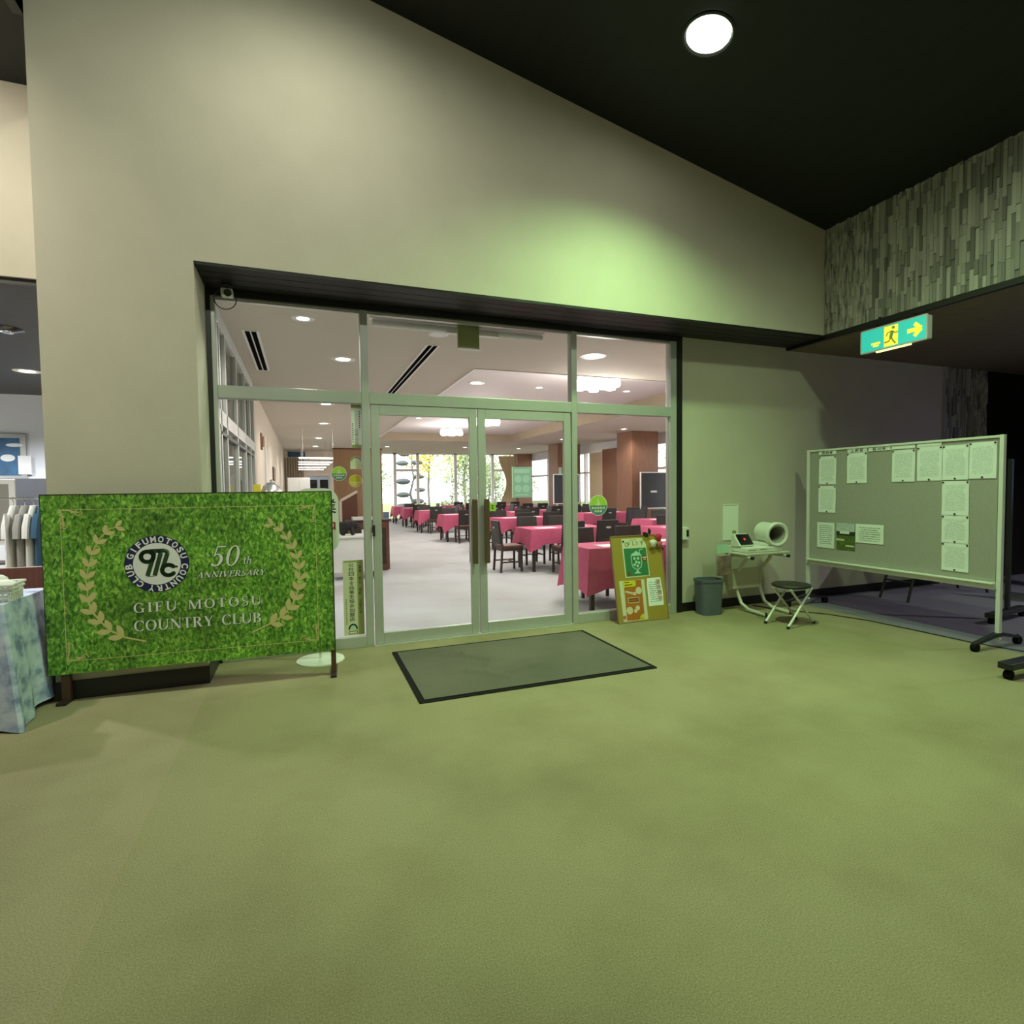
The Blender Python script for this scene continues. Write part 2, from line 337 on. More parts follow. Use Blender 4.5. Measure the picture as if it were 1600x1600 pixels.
# printed lawn of the banner
m = ramp_mat('lawn_print', [(0.30, '#1f4514'), (0.43, '#44751f'), (0.56, '#6c9c33'), (0.72, '#a9cc66')], 'noise', 30, (1.5,1,0.9), 0.55, 10, dist=0.9)
nt = m.node_tree; N = nt.nodes; L = nt.links; b = N['Principled BSDF']; crn = [n for n in N if n.type == 'VALTORGB'][0]
big = N.new('ShaderNodeTexNoise'); big.inputs['Scale'].default_value = 2.6; big.inputs['Detail'].default_value = 3; tcn = [n for n in N if n.type == 'TEX_COORD'][0]; L.new(tcn.outputs['Object'], big.inputs[0])
rg = N.new('ShaderNodeMapRange'); rg.inputs[1].default_value = 0.3; rg.inputs[2].default_value = 0.7; rg.inputs[3].default_value = 0.70; rg.inputs[4].default_value = 1.75; L.new(big.outputs[0], rg.inputs[0])
sv = N.new('ShaderNodeVectorMath'); sv.operation = 'SCALE'; L.new(crn.outputs[0], sv.inputs[0]); L.new(rg.outputs[0], sv.inputs['Scale']); L.new(sv.outputs[0], b.inputs['Base Color'])

# ================================================================== THE SETTING
YF, ZH, ZL, XS, XL, XR = -0.543, 3.274, 3.222, 5.845, -1.72, -0.743
def zc(x): return 5.72 - 0.21*x
xz = lambda a, b, y: (a, y, b)
yz = lambda a, b, x: (x, a, b)
xy = lambda a, b, z: (a, b, z)
struct(bx(-0.72, XS, -9.5, 0.0, -0.06, 0).build('floor', 'carpet'))
struct(bx(-7, -0.72, -9.5, 6.47, -0.06, 0).build('floor_left', 'carpet_side'))
struct(bx(XS, 12, -9.5, 0, -0.06, 0).build('floor_right', 'carpet_purple'))
struct(bx(-0.72, 11.2, 0.0, 21.2, -0.06, 0).build('floor_restaurant', 'carpet_restaurant'))
# front wall: pillar at the left and the deep gable above the glass front
struct(MB().prism([(XL,0),(XR,0),(XR,ZH),(XS,ZH),(XS,zc(XS)+0.1),(XL,zc(XL)+0.1)], xz, YF, 0.10).build('wall_front', 'plaster'))
struct(bx(4.185, 8.9, 0.0, 0.14, 0, 3.3).build('wall_right', 'plaster'))
sof = struct(bx(XR, XS, YF+0.004, 0.0, ZH-0.012, ZH).build('trim_1', 'soffit_wood'))
for k in range(4):      # boards of the soffit
    y0 = YF+0.006+k*0.134; bx(XR+0.002, XS-0.002, y0, y0+0.124, ZH-0.022, ZH-0.012).build('board', 'soffit_wood', sof)
struct(bx(4.185, 8.9, -0.016, 0.0, 0, 0.105).build('baseboard_right', 'baseboard_black'))
struct(MB().prism([(XL-0.012,YF-0.014),(XR+0.014,YF-0.014),(XR+0.014,-0.05),(XR,-0.05),(XR,YF),(XL-0.012,YF)], xy, 0, 0.135).build('baseboard_left', 'baseboard_black'))
# sloped dark ceiling of the lobby and its neighbours
struct(MB().prism([(XL,zc(XL)),(XS+0.1,zc(XS+0.1)),(XS+0.1,zc(XS+0.1)+0.12),(XL,zc(XL)+0.12)], xz, -9.5, 0.0).build('ceiling', 'ceiling_boards'))
struct(bx(-7, XL, -9.5, 0.5, 4.81, 4.95).build('ceiling_left', 'ceiling_boards'))
struct(bx(XL-0.06, XL, -9.5, YF-0.002, 4.80, 6.2).build('trim_2', 'black_trim'))
struct(bx(XS, 12, -9.5, 0.0, ZL, ZL+0.1).build('ceiling_right', 'low_ceiling_brown'))
struct(bx(XS-0.02, XS+0.03, -9.5, 0.0, ZL-0.004, ZH).build('trim_3', 'black_trim'))
struct(bx(-7, XL, 0.27, 0.42, 3.27, 4.81).build('wall_left', 'plaster'))
struct(bx(-7, -0.82, 0.30, 6.47, 3.22, 3.27).build('ceiling_shop', 'black_ceiling'))
struct(bx(-7, -0.80, 6.47, 6.6, 0, 3.3).build('wall_shop_back', 'plaster_white'))
struct(bx(-7.1, -7, -9.5, 6.6, 0, 5).build('wall_shop_left', 'plaster_white'))
struct(bx(-7, 12, -9.6, -9.5, 0, 6.9).build('wall_back', 'plaster'))
struct(bx(12, 12.1, -9.5, 0.2, 0, 3.3).build('wall_lounge', 'soffit_wood'))
struct(bx(9.9, 12, 0.0, 0.14, 0, 3.3).build('wall_lounge_end', 'soffit_wood'))
struct(bx(8.885, 8.905, -0.03, 0.0, 0, ZL).build('trim_4', 'aluminium'))
# stone strip cladding
rng = random.Random(3)
def cladding(name, x_or_y, lo, hi, z0, z1, along, near, nparts):
    back = struct((bx(XS, XS+0.14, lo, hi, z0, z1+0.2) if along == 'y' else bx(lo, hi, 0.0, 0.14, z0, z1)).build(name, 'mortar'))
    strips = []; p = hi if along == 'y' else lo
    while (p > lo if along == 'y' else p < hi):
        w = rng.uniform(0.024, 0.038); z = z0 - rng.uniform(0, 0.2)
        while z < z1:
            h = rng.choice([0.10, 0.16, 0.22, 0.28, 0.36])*rng.uniform(0.85, 1.15); a, b = max(z, z0), min(z+h, z1)
            if b-a > 0.02: strips.append((p-w if along == 'y' else p, w, a, b, rng.uniform(0.008, 0.03)))
            z += h
        p += -w if along == 'y' else w
    strips.sort(key=lambda s: near(s)); me = None; rest = MB()
    unit = MB().box(0, 1, -0.46, 0.46, -0.5, 0.5).mesh('stone', 'stone')
    for i, (q, w, a, b, d) in enumerate(strips):
        if i < nparts:
            if along == 'y': inst('stone', unit, back, (x_or_y, q+w/2, (a+b)/2), (0, 0, PI), (d, w, (b-a)-0.004))
            else: inst('stone', unit, back, (q+w/2, x_or_y, (a+b)/2), (0, 0, -PI/2), (d, w, (b-a)-0.004))
        else:
            if along == 'y': rest.box(x_or_y-d, x_or_y, q+0.0015, q+w-0.0015, a+0.002, b-0.002)
            else: rest.box(q+0.0015, q+w-0.0015, x_or_y-d, x_or_y, a+0.002, b-0.002)
    if rest.v: rest.build('stone_strips', 'stone_mix', back)['kind'] = 'stuff'
# nearest strips that the frame still shows come first
cladding('wall_stone', XS, -5.0, YF, ZH, zc(XS)+0.02, 'y', lambda s: (0 if s[0] > -2.62 else 1, s[0]), 300)
cladding('wall_stone_end', 0.0, 8.92, 9.9, 0.0, 3.22, 'x', lambda s: (0 if s[2] > 1.9 else 1, s[0]), 120)

# ------------------------------------------------------------------ glass front of the restaurant
w1 = sempty('window_1')
FY0, FY1 = -0.03, 0.07
def fr(nm, *a, m='aluminium', p=None, bevel=0.004): return bx(*a).build(nm, m, w1 if p is None else p, bevel)
fr('jamb', -0.708, -0.672, FY0, FY1, 0, 3.19); fr('jamb', 4.03, 4.112, FY0, FY1, 0, 3.19)
fr('jamb_trim', -0.742, -0.708, -0.04, FY1, 0, 3.25, m='black_trim', bevel=0); fr('jamb_trim', 4.112, 4.187, -0.035, 0.07, 0, 3.25, m='black_trim', bevel=0)
fr('mullion', 0.53, 0.60, FY0, FY1, 0, 3.19); fr('mullion', 2.74, 2.805, FY0, FY1, 0, 3.19)
fr('head', -0.708, 4.112, FY0, FY1, 3.19, 3.25, m='black_trim'); fr('head_bead', -0.672, 4.03, 0.0, 0.05, 3.165, 3.19, m='aluminium_bright', bevel=0)
for a, b in ((-0.672, 0.53), (0.60, 2.74), (2.805, 4.03)):
    fr('transom', a, b, FY0, FY1, 2.318, 2.428)
    fr('pane', a, b, 0.018, 0.024, 2.428, 3.165, m='glass', bevel=0)
for a, b in ((-0.672, 0.53), (2.805, 4.03)):
    fr('sill', a, b, FY0, FY1, 0, 0.105); fr('pane', a, b, 0.018, 0.024, 0.105, 2.318, m='glass', bevel=0)
def leaf(nm, x0, x1, hx):
    d = sempty(nm)
    for a, b in ((x0, x0+0.08), (x1-0.08, x1)): fr('stile', a, b, -0.022, 0.022, 0.012, 2.312, p=d)
    fr('rail', x0+0.08, x1-0.08, -0.022, 0.022, 0.012, 0.118, p=d); fr('rail', x0+0.08, x1-0.08, -0.022, 0.022, 2.218, 2.312, p=d)
    fr('pane', x0+0.08, x1-0.08, -0.003, 0.003, 0.118, 2.218, m='glass', bevel=0, p=d)
    for s in (-1, 1):
        h = fr('handle', hx-0.028, hx+0.028, s*0.062-0.011, s*0.062+0.011, 0.74, 1.40, m='bronze', p=d, bevel=0.006)
        for z in (0.83, 1.31): MB().cyl((hx, s*0.02, z), (hx, s*0.055, z), 0.012).build('handle_post', 'bronze', h)
    return d
dl = leaf('door_1', 0.612, 1.664, 1.618); dr = leaf('door_2', 1.676, 2.728, 1.745)
bx(0.603, 0.627, -0.05, -0.022, 1.06, 1.17).build('hinge', 'metal_dark', dl, 0.004)
bx(0.655, 0.70, 0.03, 0.06, 0.98, 1.10).build('lock_case', 'metal_dark', dl, 0.004)
struct(bx(0.60, 2.74, -0.05, 0.07, 0, 0.009).build('trim_5', 'aluminium_bright'))

# ------------------------------------------------------------------ restaurant shell
RX0, RX1, RY1, ZR, ZT = -0.76, 11.0, 21.0, 3.26, 3.53
T = (2.40, 7.36, 2.35, 14.2)
struct(MB().box(RX0, RX1, 0.10, T[2], ZR, ZR+0.1).box(RX0, T[0], T[2], T[3], ZR, ZR+0.1).box(T[1], RX1, T[2], T[3], ZR, ZR+0.1).box(RX0, RX1, T[3], RY1, ZR, ZR+0.1).build('ceiling_restaurant', 'ceiling_restaurant'))
struct(bx(T[0]-0.05, T[1]+0.05, T[2]-0.05, T[3]+0.05, ZT, ZT+0.06).build('ceiling_tray', 'ceiling_tray'))
struct(MB().box(T[1]-0.02, T[1]-0.002, T[2], T[3], ZR, ZT-0.002).box(T[0]+0.002, T[0]+0.02, T[2], T[3], ZR, ZT-0.002).box(T[0]+0.02, T[1]-0.02, T[3]-0.02, T[3]-0.002, ZR, ZT-0.002).box(T[0]+0.02, T[1]-0.02, T[2]+0.002, T[2]+0.02, ZR, ZT-0.002).build('trim_6', 'tray_side'))
struct(bx(T[0]-0.03, T[0]+0.012, T[2], T[3], ZR-0.012, ZR+0.03).build('trim_7', 'white_paint'))
struct(bx(T[0], T[1], T[2]-0.012, T[2]+0.02, ZR-0.008, ZR+0.02).build('trim_8', 'ceiling_restaurant'))
struct(bx(RX0-0.12, RX0, 4.62, RY1, 0, 3.36).build('wall_restaurant_left', 'plaster_cream'))
struct(bx(RX0-0.03, RX0+0.03, 4.50, 4.62, 0, 3.27).build('trim_9', 'black_trim'))
struct(bx(RX0-0.03, RX0+0.025, 4.62, 14.4, 0, 0.10).build('baseboard_restaurant', 'wood_dark'))
# glazed partition with sliding doors towards the shop (left edge of the glass front)
w2 = sempty('window_2')
def f2(nm, y0, y1, z0, z1, m='aluminium', d=0.035): return bx(RX0-d, RX0+d, y0, y1, z0, z1).build(nm, m, w2, 0.004 if m != 'glass' else 0)
f2('head', 0.10, 4.50, 3.12, 3.26); f2('transom', 0.10, 4.50, 2.16, 2.30, 'aluminium_bright'); f2('door_track', 0.12, 4.4, 2.06, 2.10, 'metal_dark')
ys = (0.12, 0.62, 1.05, 2.05, 3.05, 3.80, 4.46)
for y in ys: f2('mullion', y-0.03, y+0.03, 0, 3.12)
for a, b in zip(ys[:-1], ys[1:]):
    f2('pane', a+0.03, b-0.03, 0.10, 2.16, 'glass', 0.003); f2('pane', a+0.03, b-0.03, 2.30, 3.12, 'glass', 0.003)
f2('sill', 0.10, 4.50, 0, 0.10)
# window wall at the far end
w3 = sempty('window_3')
def f3(nm, x0, x1, z0, z1, m='white_paint', d=0.05): return bx(x0, x1, RY1-d, RY1+d, z0, z1).build(nm, m, w3)
cols = [RX0, 1.25, 3.25, 4.07, 5.16, 7.03, 8.96, 10.2]
for x in cols: f3('mullion', x-0.07, x+0.07, 0, 3.26)
f3('sill', RX0, 10.2, 0, 0.16); f3('head', RX0, 10.2, 3.20, 3.26)
for i, (a, b) in enumerate(zip(cols[:-1], cols[1:])):
    f3('pane', a+0.07, b-0.07, 0.16, 3.20, 'glass_far', 0.004)
    if i in (0, 3, 6): f3('rail', a+0.07, b-0.07, 2.38, 2.50)
# window wall at the right
w4 = sempty('window_4')
def f4(nm, y0, y1, z0, z1, m='white_paint', d=0.06): return bx(RX1-d, RX1+d, y0, y1, z0, z1).build(nm, m, w4)
struct(bx(RX1-0.02, RX1+0.14, 0.1, RY1, 2.92, 3.36).build('wall_restaurant_right', 'plaster_white'))
struct(bx(RX1-0.02, RX1+0.14, 0.1, RY1, 0.0, 0.72).build('wall_window_sill', 'plaster_white'))
rows = [0.16, 2.4, 4.6, 7.0, 9.2, 10.6, 12.0, 13.2, 14.9, 16.6, 18.6, 20.9]
for y in rows: f4('mullion', y-0.05, y+0.05, 0.72, 2.92)
f4('rail', 0.1, 20.9, 2.08, 2.15)
for a, b in zip(rows[:-1], rows[1:]): f4('pane', a+0.05, b-0.05, 0.72, 2.92, 'glass_far', 0.004)
struct(bx(4.185, RX1, 0.14, 0.16, 0, 3.36).build('wall_restaurant_front', 'plaster_cream'))
struct(bx(RX0, 2.55, 20.35, 20.45, 0, 3.26).build('wall_far_left', 'plaster_cream'))
# wood-clad columns
def column(nm, x0, x1, y0, y1, z1=3.26):
    o = struct(bx(x0, x1, y0, y1, 0, z1).build(nm, 'wood_column', None, 0.012)); bx(x0-0.015, x1+0.015, y0-0.015, y1+0.015, 0, 0.1).build('plinth', 'wood_dark', o)
column('column', 9.62, 10.60, 9.36, 10.25); column('column', 9.42, 10.42, 14.30, 15.2); column('column', 10.2, 10.98, 20.6, 20.93); column('column', 10.72, 10.93, 12.1, 13.1, 2.95)

# ================================================================== LAMPS
def spot(loc, power, col, aim, angle, blend=0.5, size=0.1, parent=None):
    l = bpy.data.lights.new('lamp_light', 'SPOT'); l.energy = power; l.color = col; l.spot_size = R(angle); l.spot_blend = blend; l.shadow_soft_size = size
    o = bpy.data.objects.new('lamp_light', l); C.objects.link(o); o.rotation_mode = 'QUATERNION'; o.rotation_quaternion = Vector(aim).to_track_quat('-Z', 'Y'); o.location = loc
    if parent: o.parent = parent
    return o
AIM = Vector((-0.21, 0, -1)).normalized()
def lobby_lamp(x, y, power, col, label, angle=128, blend=0.45, aim=AIM):
    t = thing('ceiling_downlight', label, 'lamp', (x, y, zc(x)), 0, 'round downlights in the dark lobby ceiling')
    q = AIM.to_track_quat('-Z', 'Y').to_matrix()
    def put(mb): mb.v = [tuple(q @ Vector(p)) for p in mb.v]; return mb
    put(MB().lathe([(0.17, -0.004), (0.205, -0.004), (0.205, -0.018), (0.185, -0.022), (0.17, -0.012)], n=32, close=False)).build('trim_ring', 'black_trim', t, smooth=True)
    put(MB().lathe([(0.0, -0.020), (0.08, -0.018), (0.150, -0.010), (0.17, -0.004), (0.17, -0.001)], n=32, close=False)).build('lens', 'emit_lamp', t, smooth=True)
    spot(AIM*0.05, power, col, aim, angle, blend, 0.10, t)
lobby_lamp(3.09, -1.76, POWER_MAIN, GREEN, 'glaring greenish round downlight in the dark sloped ceiling', 144, 1.0, Vector((-0.10, -0.17, -0.97)))
lobby_lamp(4.35, -3.45, POWER_BACK*2.5, (0.72, 1.0, 0.56), 'round downlight in the dark ceiling above the notice board, out of frame', 150, 1.0, Vector((0, 0.15, -1)))  # added unseen lamp, brightens the wall beside the glass and the notice board
lobby_lamp(-0.5, -6.8, POWER_BACK*4.6, (0.92, 1.0, 0.80), 'round downlight in the dark ceiling behind the viewer on the left', 74, 0.8, Vector((-0.03, 0.86, -0.51)))  # added unseen lamp, tilted forward to lift the banner and pillar
lobby_lamp(0.15, -1.76, POWER_LEFT, WARM, 'warm round downlight high above the grass banner', 165, 1.0, Vector((0, 0, -1)))

# downlights of the restaurant and the shop: one build, copied
proto = None
def downlight(x, y, z, label, group, r=0.13, power=POWER_DOWN, lit=True, col=(1.0, 0.95, 0.90)):
    t = thing('recessed_downlight', label, 'lamp', (x, y, z), 0, group)
    MB().lathe([(r*0.62, -0.001), (r*0.68, -0.004), (r, -0.006), (r+0.012, -0.001), (r+0.012, 0.0)], n=24, close=False).build('trim_ring', 'white_paint', t, smooth=True)
    MB().lathe([(0.0, -0.004), (r*0.62, -0.002)], n=20, close=False).build('diffuser', 'emit_white' if lit else 'paper_white', t)
    if power > 0: spot((0, 0, -0.03), power, col, (0, 0, -1), 150, 0.6, 0.06, t)
G = 'recessed downlights of the restaurant'
for i, (x, y) in enumerate([(0.04, 0.66), (0.54, 2.35), (0.47, 6.4), (0.54, 9.8), (0.51, 14.0), (0.48, 17.6)]):
    downlight(x, y, ZR, ['small slanting spot nearest the security camera in the restaurant ceiling', 'bright downlight right of the short ceiling slot', 'first downlight seen below the left transom', 'second downlight seen below the left transom', 'third downlight seen below the left transom', 'farthest downlight of the left ceiling row'][i], G, 0.10 if i == 0 else 0.15)
downlight(1.48, 0.80, ZR, 'unlit pale round speaker cover above the long ceiling slot', G, 0.10, 0, False)
downlight(3.66, 1.15, ZR, 'downlight in front of the ceiling tray above the right glass pane', G, 0.17)
for i, (x, y) in enumerate([(3.14, 4.75), (4.50, 4.85), (6.45, 4.7), (3.1, 10.2), (6.2, 9.8)]):
    downlight(x, y, ZT, ['large round downlight at the near left of the ceiling tray', 'small downlight in the middle of the ceiling tray', 'downlight at the near right of the ceiling tray', 'downlight at the far left of the ceiling tray', 'downlight at the far right of the ceiling tray'][i], G, 0.16 if i == 0 else 0.10)
for i, (x, y) in enumerate([(9.1, 9.0), (9.2, 6.2), (8.8, 12.6), (3.2, 17.2), (6.4, 17.0), (8.9, 17.2)]):
    downlight(x, y, ZR, ['downlight beside the big wooden column', 'downlight near the window side above the right pane', 'downlight between the two wooden columns', 'left downlight before the far windows', 'middle downlight before the far windows', 'right downlight before the far windows'][i], G, 0.12)
downlight(-3.56, 4.22, 3.22, 'glowing oval downlight in the black shop ceiling', 'downlights of the shop', 0.15, POWER_SHOP, True, (0.95, 0.98, 1.0))
downlight(-5.6, 4.2, 3.22, 'second downlight of the black shop ceiling, left of the frame', 'downlights of the shop', 0.15, POWER_SHOP, True, (0.95, 0.98, 1.0))
downlight(-3.4, 1.0, 3.22, 'downlight of the shop just behind the left header', 'downlights of the shop', 0.13, POWER_SHOP*0.4, True, (0.95, 0.98, 1.0))
t = thing('eyeball_spot', 'black glossy swivel spotlight in the shop ceiling', 'lamp', (-2.86, 1.84, 3.22))
MB().lathe([(0.0, -0.035), (0.08, -0.03), (0.14, -0.012), (0.17, -0.004), (0.17, 0)], n=24, close=False).build('housing', 'screen', t, smooth=True)
MB().lathe([(0.0, -0.05), (0.05, -0.045), (0.06, -0.03)], (0.03, 0, 0), n=16, close=False).build('reflector', 'chrome', t, smooth=True)
# chandeliers
def chandelier(x, y, label, s=1.0):
    t = thing('chandelier', label, 'chandelier', (x, y, ZT), 0, 'chandeliers of white glass shades')
    MB().lathe([(0.0, -0.03), (0.10, -0.025), (0.12, 0.0)], n=20, close=False).build('ceiling_plate', 'silver', t, smooth=True)
    MB().cyl((0,0,-0.02), (0,0,-0.16*s), 0.012).build('stem', 'silver', t)
    fr_ = MB(); pos = [(0.27*s, k*60+12) for k in range(6)] + [(0.12*s, k*120) for k in range(3)]
    for r, a in pos: fr_.cyl((0, 0, -0.12*s), (r*math.cos(R(a)), r*math.sin(R(a)), -0.15*s), 0.008, n=6)
    fr_.build('arm_frame', 'silver', t)
    me = MB().lathe([(0.0, 0.0), (0.05, -0.005), (0.075, -0.05), (0.085, -0.12), (0.07, -0.16), (0.0, -0.17)], n=16, close=False).mesh('shade', 'emit_globe', smooth=True)
    for r, a in pos: inst('shade', me, t, (r*math.cos(R(a)), r*math.sin(R(a)), -0.13*s), (0,0,0), (s,s,s))
    p = bpy.data.lights.new('chandelier_light', 'POINT'); p.energy = 130; p.color = (1.0, 0.94, 0.90); p.shadow_soft_size = 0.3
    o = bpy.data.objects.new('chandelier_light', p); C.objects.link(o); o.parent = t; o.location = (0, 0, -0.45*s)
chandelier(4.75, 2.95, 'chandelier nearest the glass, seen through the right upper pane', 1.15)
chandelier(4.62, 8.6, 'chandelier partly behind the meeting door stiles', 1.1)
chandelier(4.40, 11.5, 'chandelier seen whole through the left door leaf', 1.1)

# ================================================================== LOBBY THINGS
# ---- anniversary banner
B0 = (-1.73, -0.63); BL = 1.935
ban = thing('banner_stand', 'wide grass-print anniversary banner board on wooden posts before the pillar', 'banner', (B0[0], B0[1], 0), math.atan2(-0.14, 1.93))
panel = bx(0, BL, 0, 0.028, 0.212, 1.492).build('panel', 'lawn_print', ban)
MB().box(-0.004, BL+0.006, 0.002, 0.034, 1.492, 1.500).box(BL, BL+0.008, 0.002, 0.034, 0.212, 1.492).box(-0.006, 0, 0.002, 0.034, 0.212, 1.492).build('panel_edge', 'wood_dark', panel)
for x0, x1 in ((0.06, 0.115), (BL-0.03, BL+0.008)):
    p = bx(x0, x1, 0.030, 0.068, 0.02, 1.40).build('post', 'wood_post', ban, 0.003); bx(x0-0.004, x1+0.004, -0.05, 0.26 if x0 > 1 else 0.085, 0, 0.022).build('foot', 'wood_dark', ban, 0.004)
def bf(e): return lambda u, w: (u, -e, w)
def on_banner(name, m, e, shapes, parent=panel): return polys(MB(), shapes, bf(e)).build(name, m, parent)
# serif capitals drawn as strokes (unit cap height)
TH, TN, SH = 0.15, 0.055, 0.05
def rc(x0, y0, x1, y1): return [(x0,y0),(x1,y0),(x1,y1),(x0,y1)]
def vs(x, w, y0=0.0, y1=1.0, s0=True, s1=True, sw=0.07):
    o = [rc(x, y0, x+w, y1)]
    if s0: o.append(rc(x-sw, y0, x+w+sw, y0+SH*0.8))
    if s1: o.append(rc(x-sw, y1-SH*0.8, x+w+sw, y1))
    return o
def ring(cx, cy, rx, ry, a0, a1, th=TH, tn=TN, n=26):
    o = []; P = []
    for i in range(n+1):
        a = R(a0+(a1-a0)*i/n); w = tn+(th-tn)*abs(math.cos(a))**1.4
        P.append(((cx+rx*math.cos(a), cy+ry*math.sin(a)), (cx+(rx-w)*math.cos(a), cy+(ry-min(w, ry*0.9))*math.sin(a))))
    for (a, b), (c, d) in zip(P[:-1], P[1:]): o.append([a, b, d, c])
    return o
def dg(x0, y0, x1, y1, w): return [[(x0-w/2, y0), (x0+w/2, y0), (x1+w/2, y1), (x1-w/2, y1)]]
GL = {
 'I': (0.36, vs(0.105, TH)),
 'F': (0.60, vs(0.08, TH) + [rc(0.08, 1-SH, 0.56, 1), rc(0.53, 0.78, 0.57, 1), rc(0.2, 0.48, 0.44, 0.53), rc(0.42, 0.40, 0.45, 0.61)]),
 'E': (0.64, vs(0.08, TH) + [rc(0.08, 1-SH, 0.57, 1), rc(0.54, 0.78, 0.58, 1), rc(0.2, 0.48, 0.44, 0.53), rc(0.42, 0.40, 0.45, 0.61), rc(0.08, 0, 0.6, SH), rc(0.575, 0, 0.615, 0.24)]),
 'L': (0.62, vs(0.08, TH) + [rc(0.08, 0, 0.58, SH), rc(0.555, 0, 0.595, 0.26)]),
 'T': (0.66, vs(0.255, TH, s1=False) + [rc(0.03, 1-SH, 0.63, 1), rc(0.03, 0.76, 0.07, 1), rc(0.59, 0.76, 0.63, 1)]),
 'U': (0.80, vs(0.08, TH, 0.32, 1, s0=False) + vs(0.66, TN, 0.32, 1, s0=False) + ring(0.395, 0.34, 0.315, 0.35, 180, 360, TH, TN)),
 'O': (0.80, ring(0.4, 0.5, 0.38, 0.515, 0, 360)),
 'G': (0.80, ring(0.42, 0.5, 0.39, 0.515, 48, 320) + vs(0.58, TH, 0.03, 0.44, s0=False) + [rc(0.66, 0.68, 0.70, 0.97)]),
 'C': (0.74, ring(0.42, 0.5, 0.39, 0.515, 46, 314) + [rc(0.655, 0.66, 0.695, 0.97)]),
 'S': (0.56, ring(0.28, 0.745, 0.225, 0.27, 50, 255, 0.12, TN) + ring(0.28, 0.265, 0.235, 0.28, 75, -130, 0.12, TN) + dg(0.21, 0.50, 0.34, 0.50, 0.02) + [[(0.10, 0.62), (0.24, 0.56), (0.46, 0.36), (0.40, 0.47), (0.22, 0.62)]] + [rc(0.42, 0.70, 0.455, 0.99), rc(0.06, 0.01, 0.095, 0.30)]),
 'M': (1.00, vs(0.09, TN) + vs(0.76, TH) + dg(0.14, 1, 0.48, 0.02, 0.16) + dg(0.80, 1, 0.47, 0.02, 0.06) + [rc(0.02, 1-SH, 0.2, 1)]),
 'N': (0.84, vs(0.12, TN) + vs(0.68, TN) + dg(0.13, 1, 0.69, 0.0, 0.17)),
 'R': (0.74, vs(0.08, TH) + ring(0.32, 0.745, 0.28, 0.255, -90, 90) + [rc(0.2, 1-TN, 0.33, 1), rc(0.2, 0.49, 0.33, 0.49+TN)] + dg(0.36, 0.5, 0.62, 0.0, 0.16) + [rc(0.52, 0, 0.74, SH*0.8)]),
 'B': (0.70, vs(0.08, TH) + ring(0.32, 0.755, 0.26, 0.245, -90, 90) + ring(0.34, 0.265, 0.30, 0.265, -90, 90) + [rc(0.15, 1-TN, 0.33, 1), rc(0.15, 0.48, 0.35, 0.48+TN), rc(0.15, 0, 0.35, TN)]),
 'Y': (0.74, vs(0.30, TH, 0, 0.48, s1=False) + dg(0.37, 0.42, 0.13, 1, 0.16) + dg(0.38, 0.42, 0.62, 1, 0.06) + [rc(0.01, 1-SH*0.8, 0.27, 1), rc(0.51, 1-SH*0.8, 0.74, 1)]),
 'A': (0.78, dg(0.10, 0, 0.39, 1, 0.06) + dg(0.66, 0, 0.38, 1, 0.17) + [rc(0.2, 0.32, 0.56, 0.37), rc(0.0, 0, 0.22, SH*0.8), rc(0.52, 0, 0.80, SH*0.8)]),
 'V': (0.76, dg(0.38, 0, 0.12, 1, 0.17) + dg(0.39, 0, 0.66, 1, 0.06) + [rc(0.0, 1-SH*0.8, 0.27, 1), rc(0.54, 1-SH*0.8, 0.78, 1)]),
 '5': (0.58, [rc(0.16, 0.93, 0.54, 1.0)] + dg(0.13, 0.5, 0.19, 1.0, 0.06) + ring(0.25, 0.315, 0.27, 0.315, 118, -140, 0.14, TN)),
 '0': (0.60, ring(0.30, 0.5, 0.275, 0.51, 0, 360, 0.13, 0.045)),
 't': (0.36, [rc(0.12, 0.10, 0.22, 0.86), rc(0.02, 0.60, 0.34, 0.65)] + ring(0.26, 0.12, 0.14, 0.12, 180, 330, 0.09, 0.05)),
 'h': (0.56, vs(0.06, 0.10, 0, 1.0, s1=False, sw=0.04) + ring(0.28, 0.42, 0.19, 0.24, 180, 0, 0.10, 0.06) + vs(0.37, 0.10, 0, 0.44, s1=False, sw=0.04)),
 ' ': (0.46, []),
}
def serif(text, u0, u1, w0, w1, slant=0.0, gap=0.07):
    """text fitted between u0..u1, baseline w0, cap top w1"""
    pen = 0; out = []
    for ch in text:
        adv, sh = GL[ch]
        out.append([[(x+pen+slant*y, y) for x, y in p] for p in sh])
        pen += adv+gap
    pen -= gap; k = (u1-u0)/(pen+slant*0.5)
    return [[[(u0+x*k, w0+y*(w1-w0)) for x, y in p] for p in l_] for l_ in out]
def lettering(name, letters):
    for shapes in letters:
        if not shapes: continue
        o_ = on_banner('letter', 'letter_silver', 0.0016, shapes)
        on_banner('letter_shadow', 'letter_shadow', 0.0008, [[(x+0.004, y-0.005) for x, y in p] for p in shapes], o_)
lettering('club_name_lettering', serif('GIFU MOTOSU', 0.538, 1.402, 0.622, 0.693, gap=0.17))
lettering('club_name_lettering', serif('COUNTRY CLUB', 0.536, 1.402, 0.484, 0.562, gap=0.05))
lettering('anniversary_lettering', serif('ANNIVERSARY', 0.958, 1.440, 0.855, 0.899, slant=0.22, gap=0.04))
lettering('anniversary_lettering', serif('50', 1.045, 1.262, 0.936, 1.091, slant=0.22, gap=0.04))
lettering('anniversary_lettering', serif('th', 1.278, 1.345, 0.946, 1.006, slant=0.18, gap=0.03))
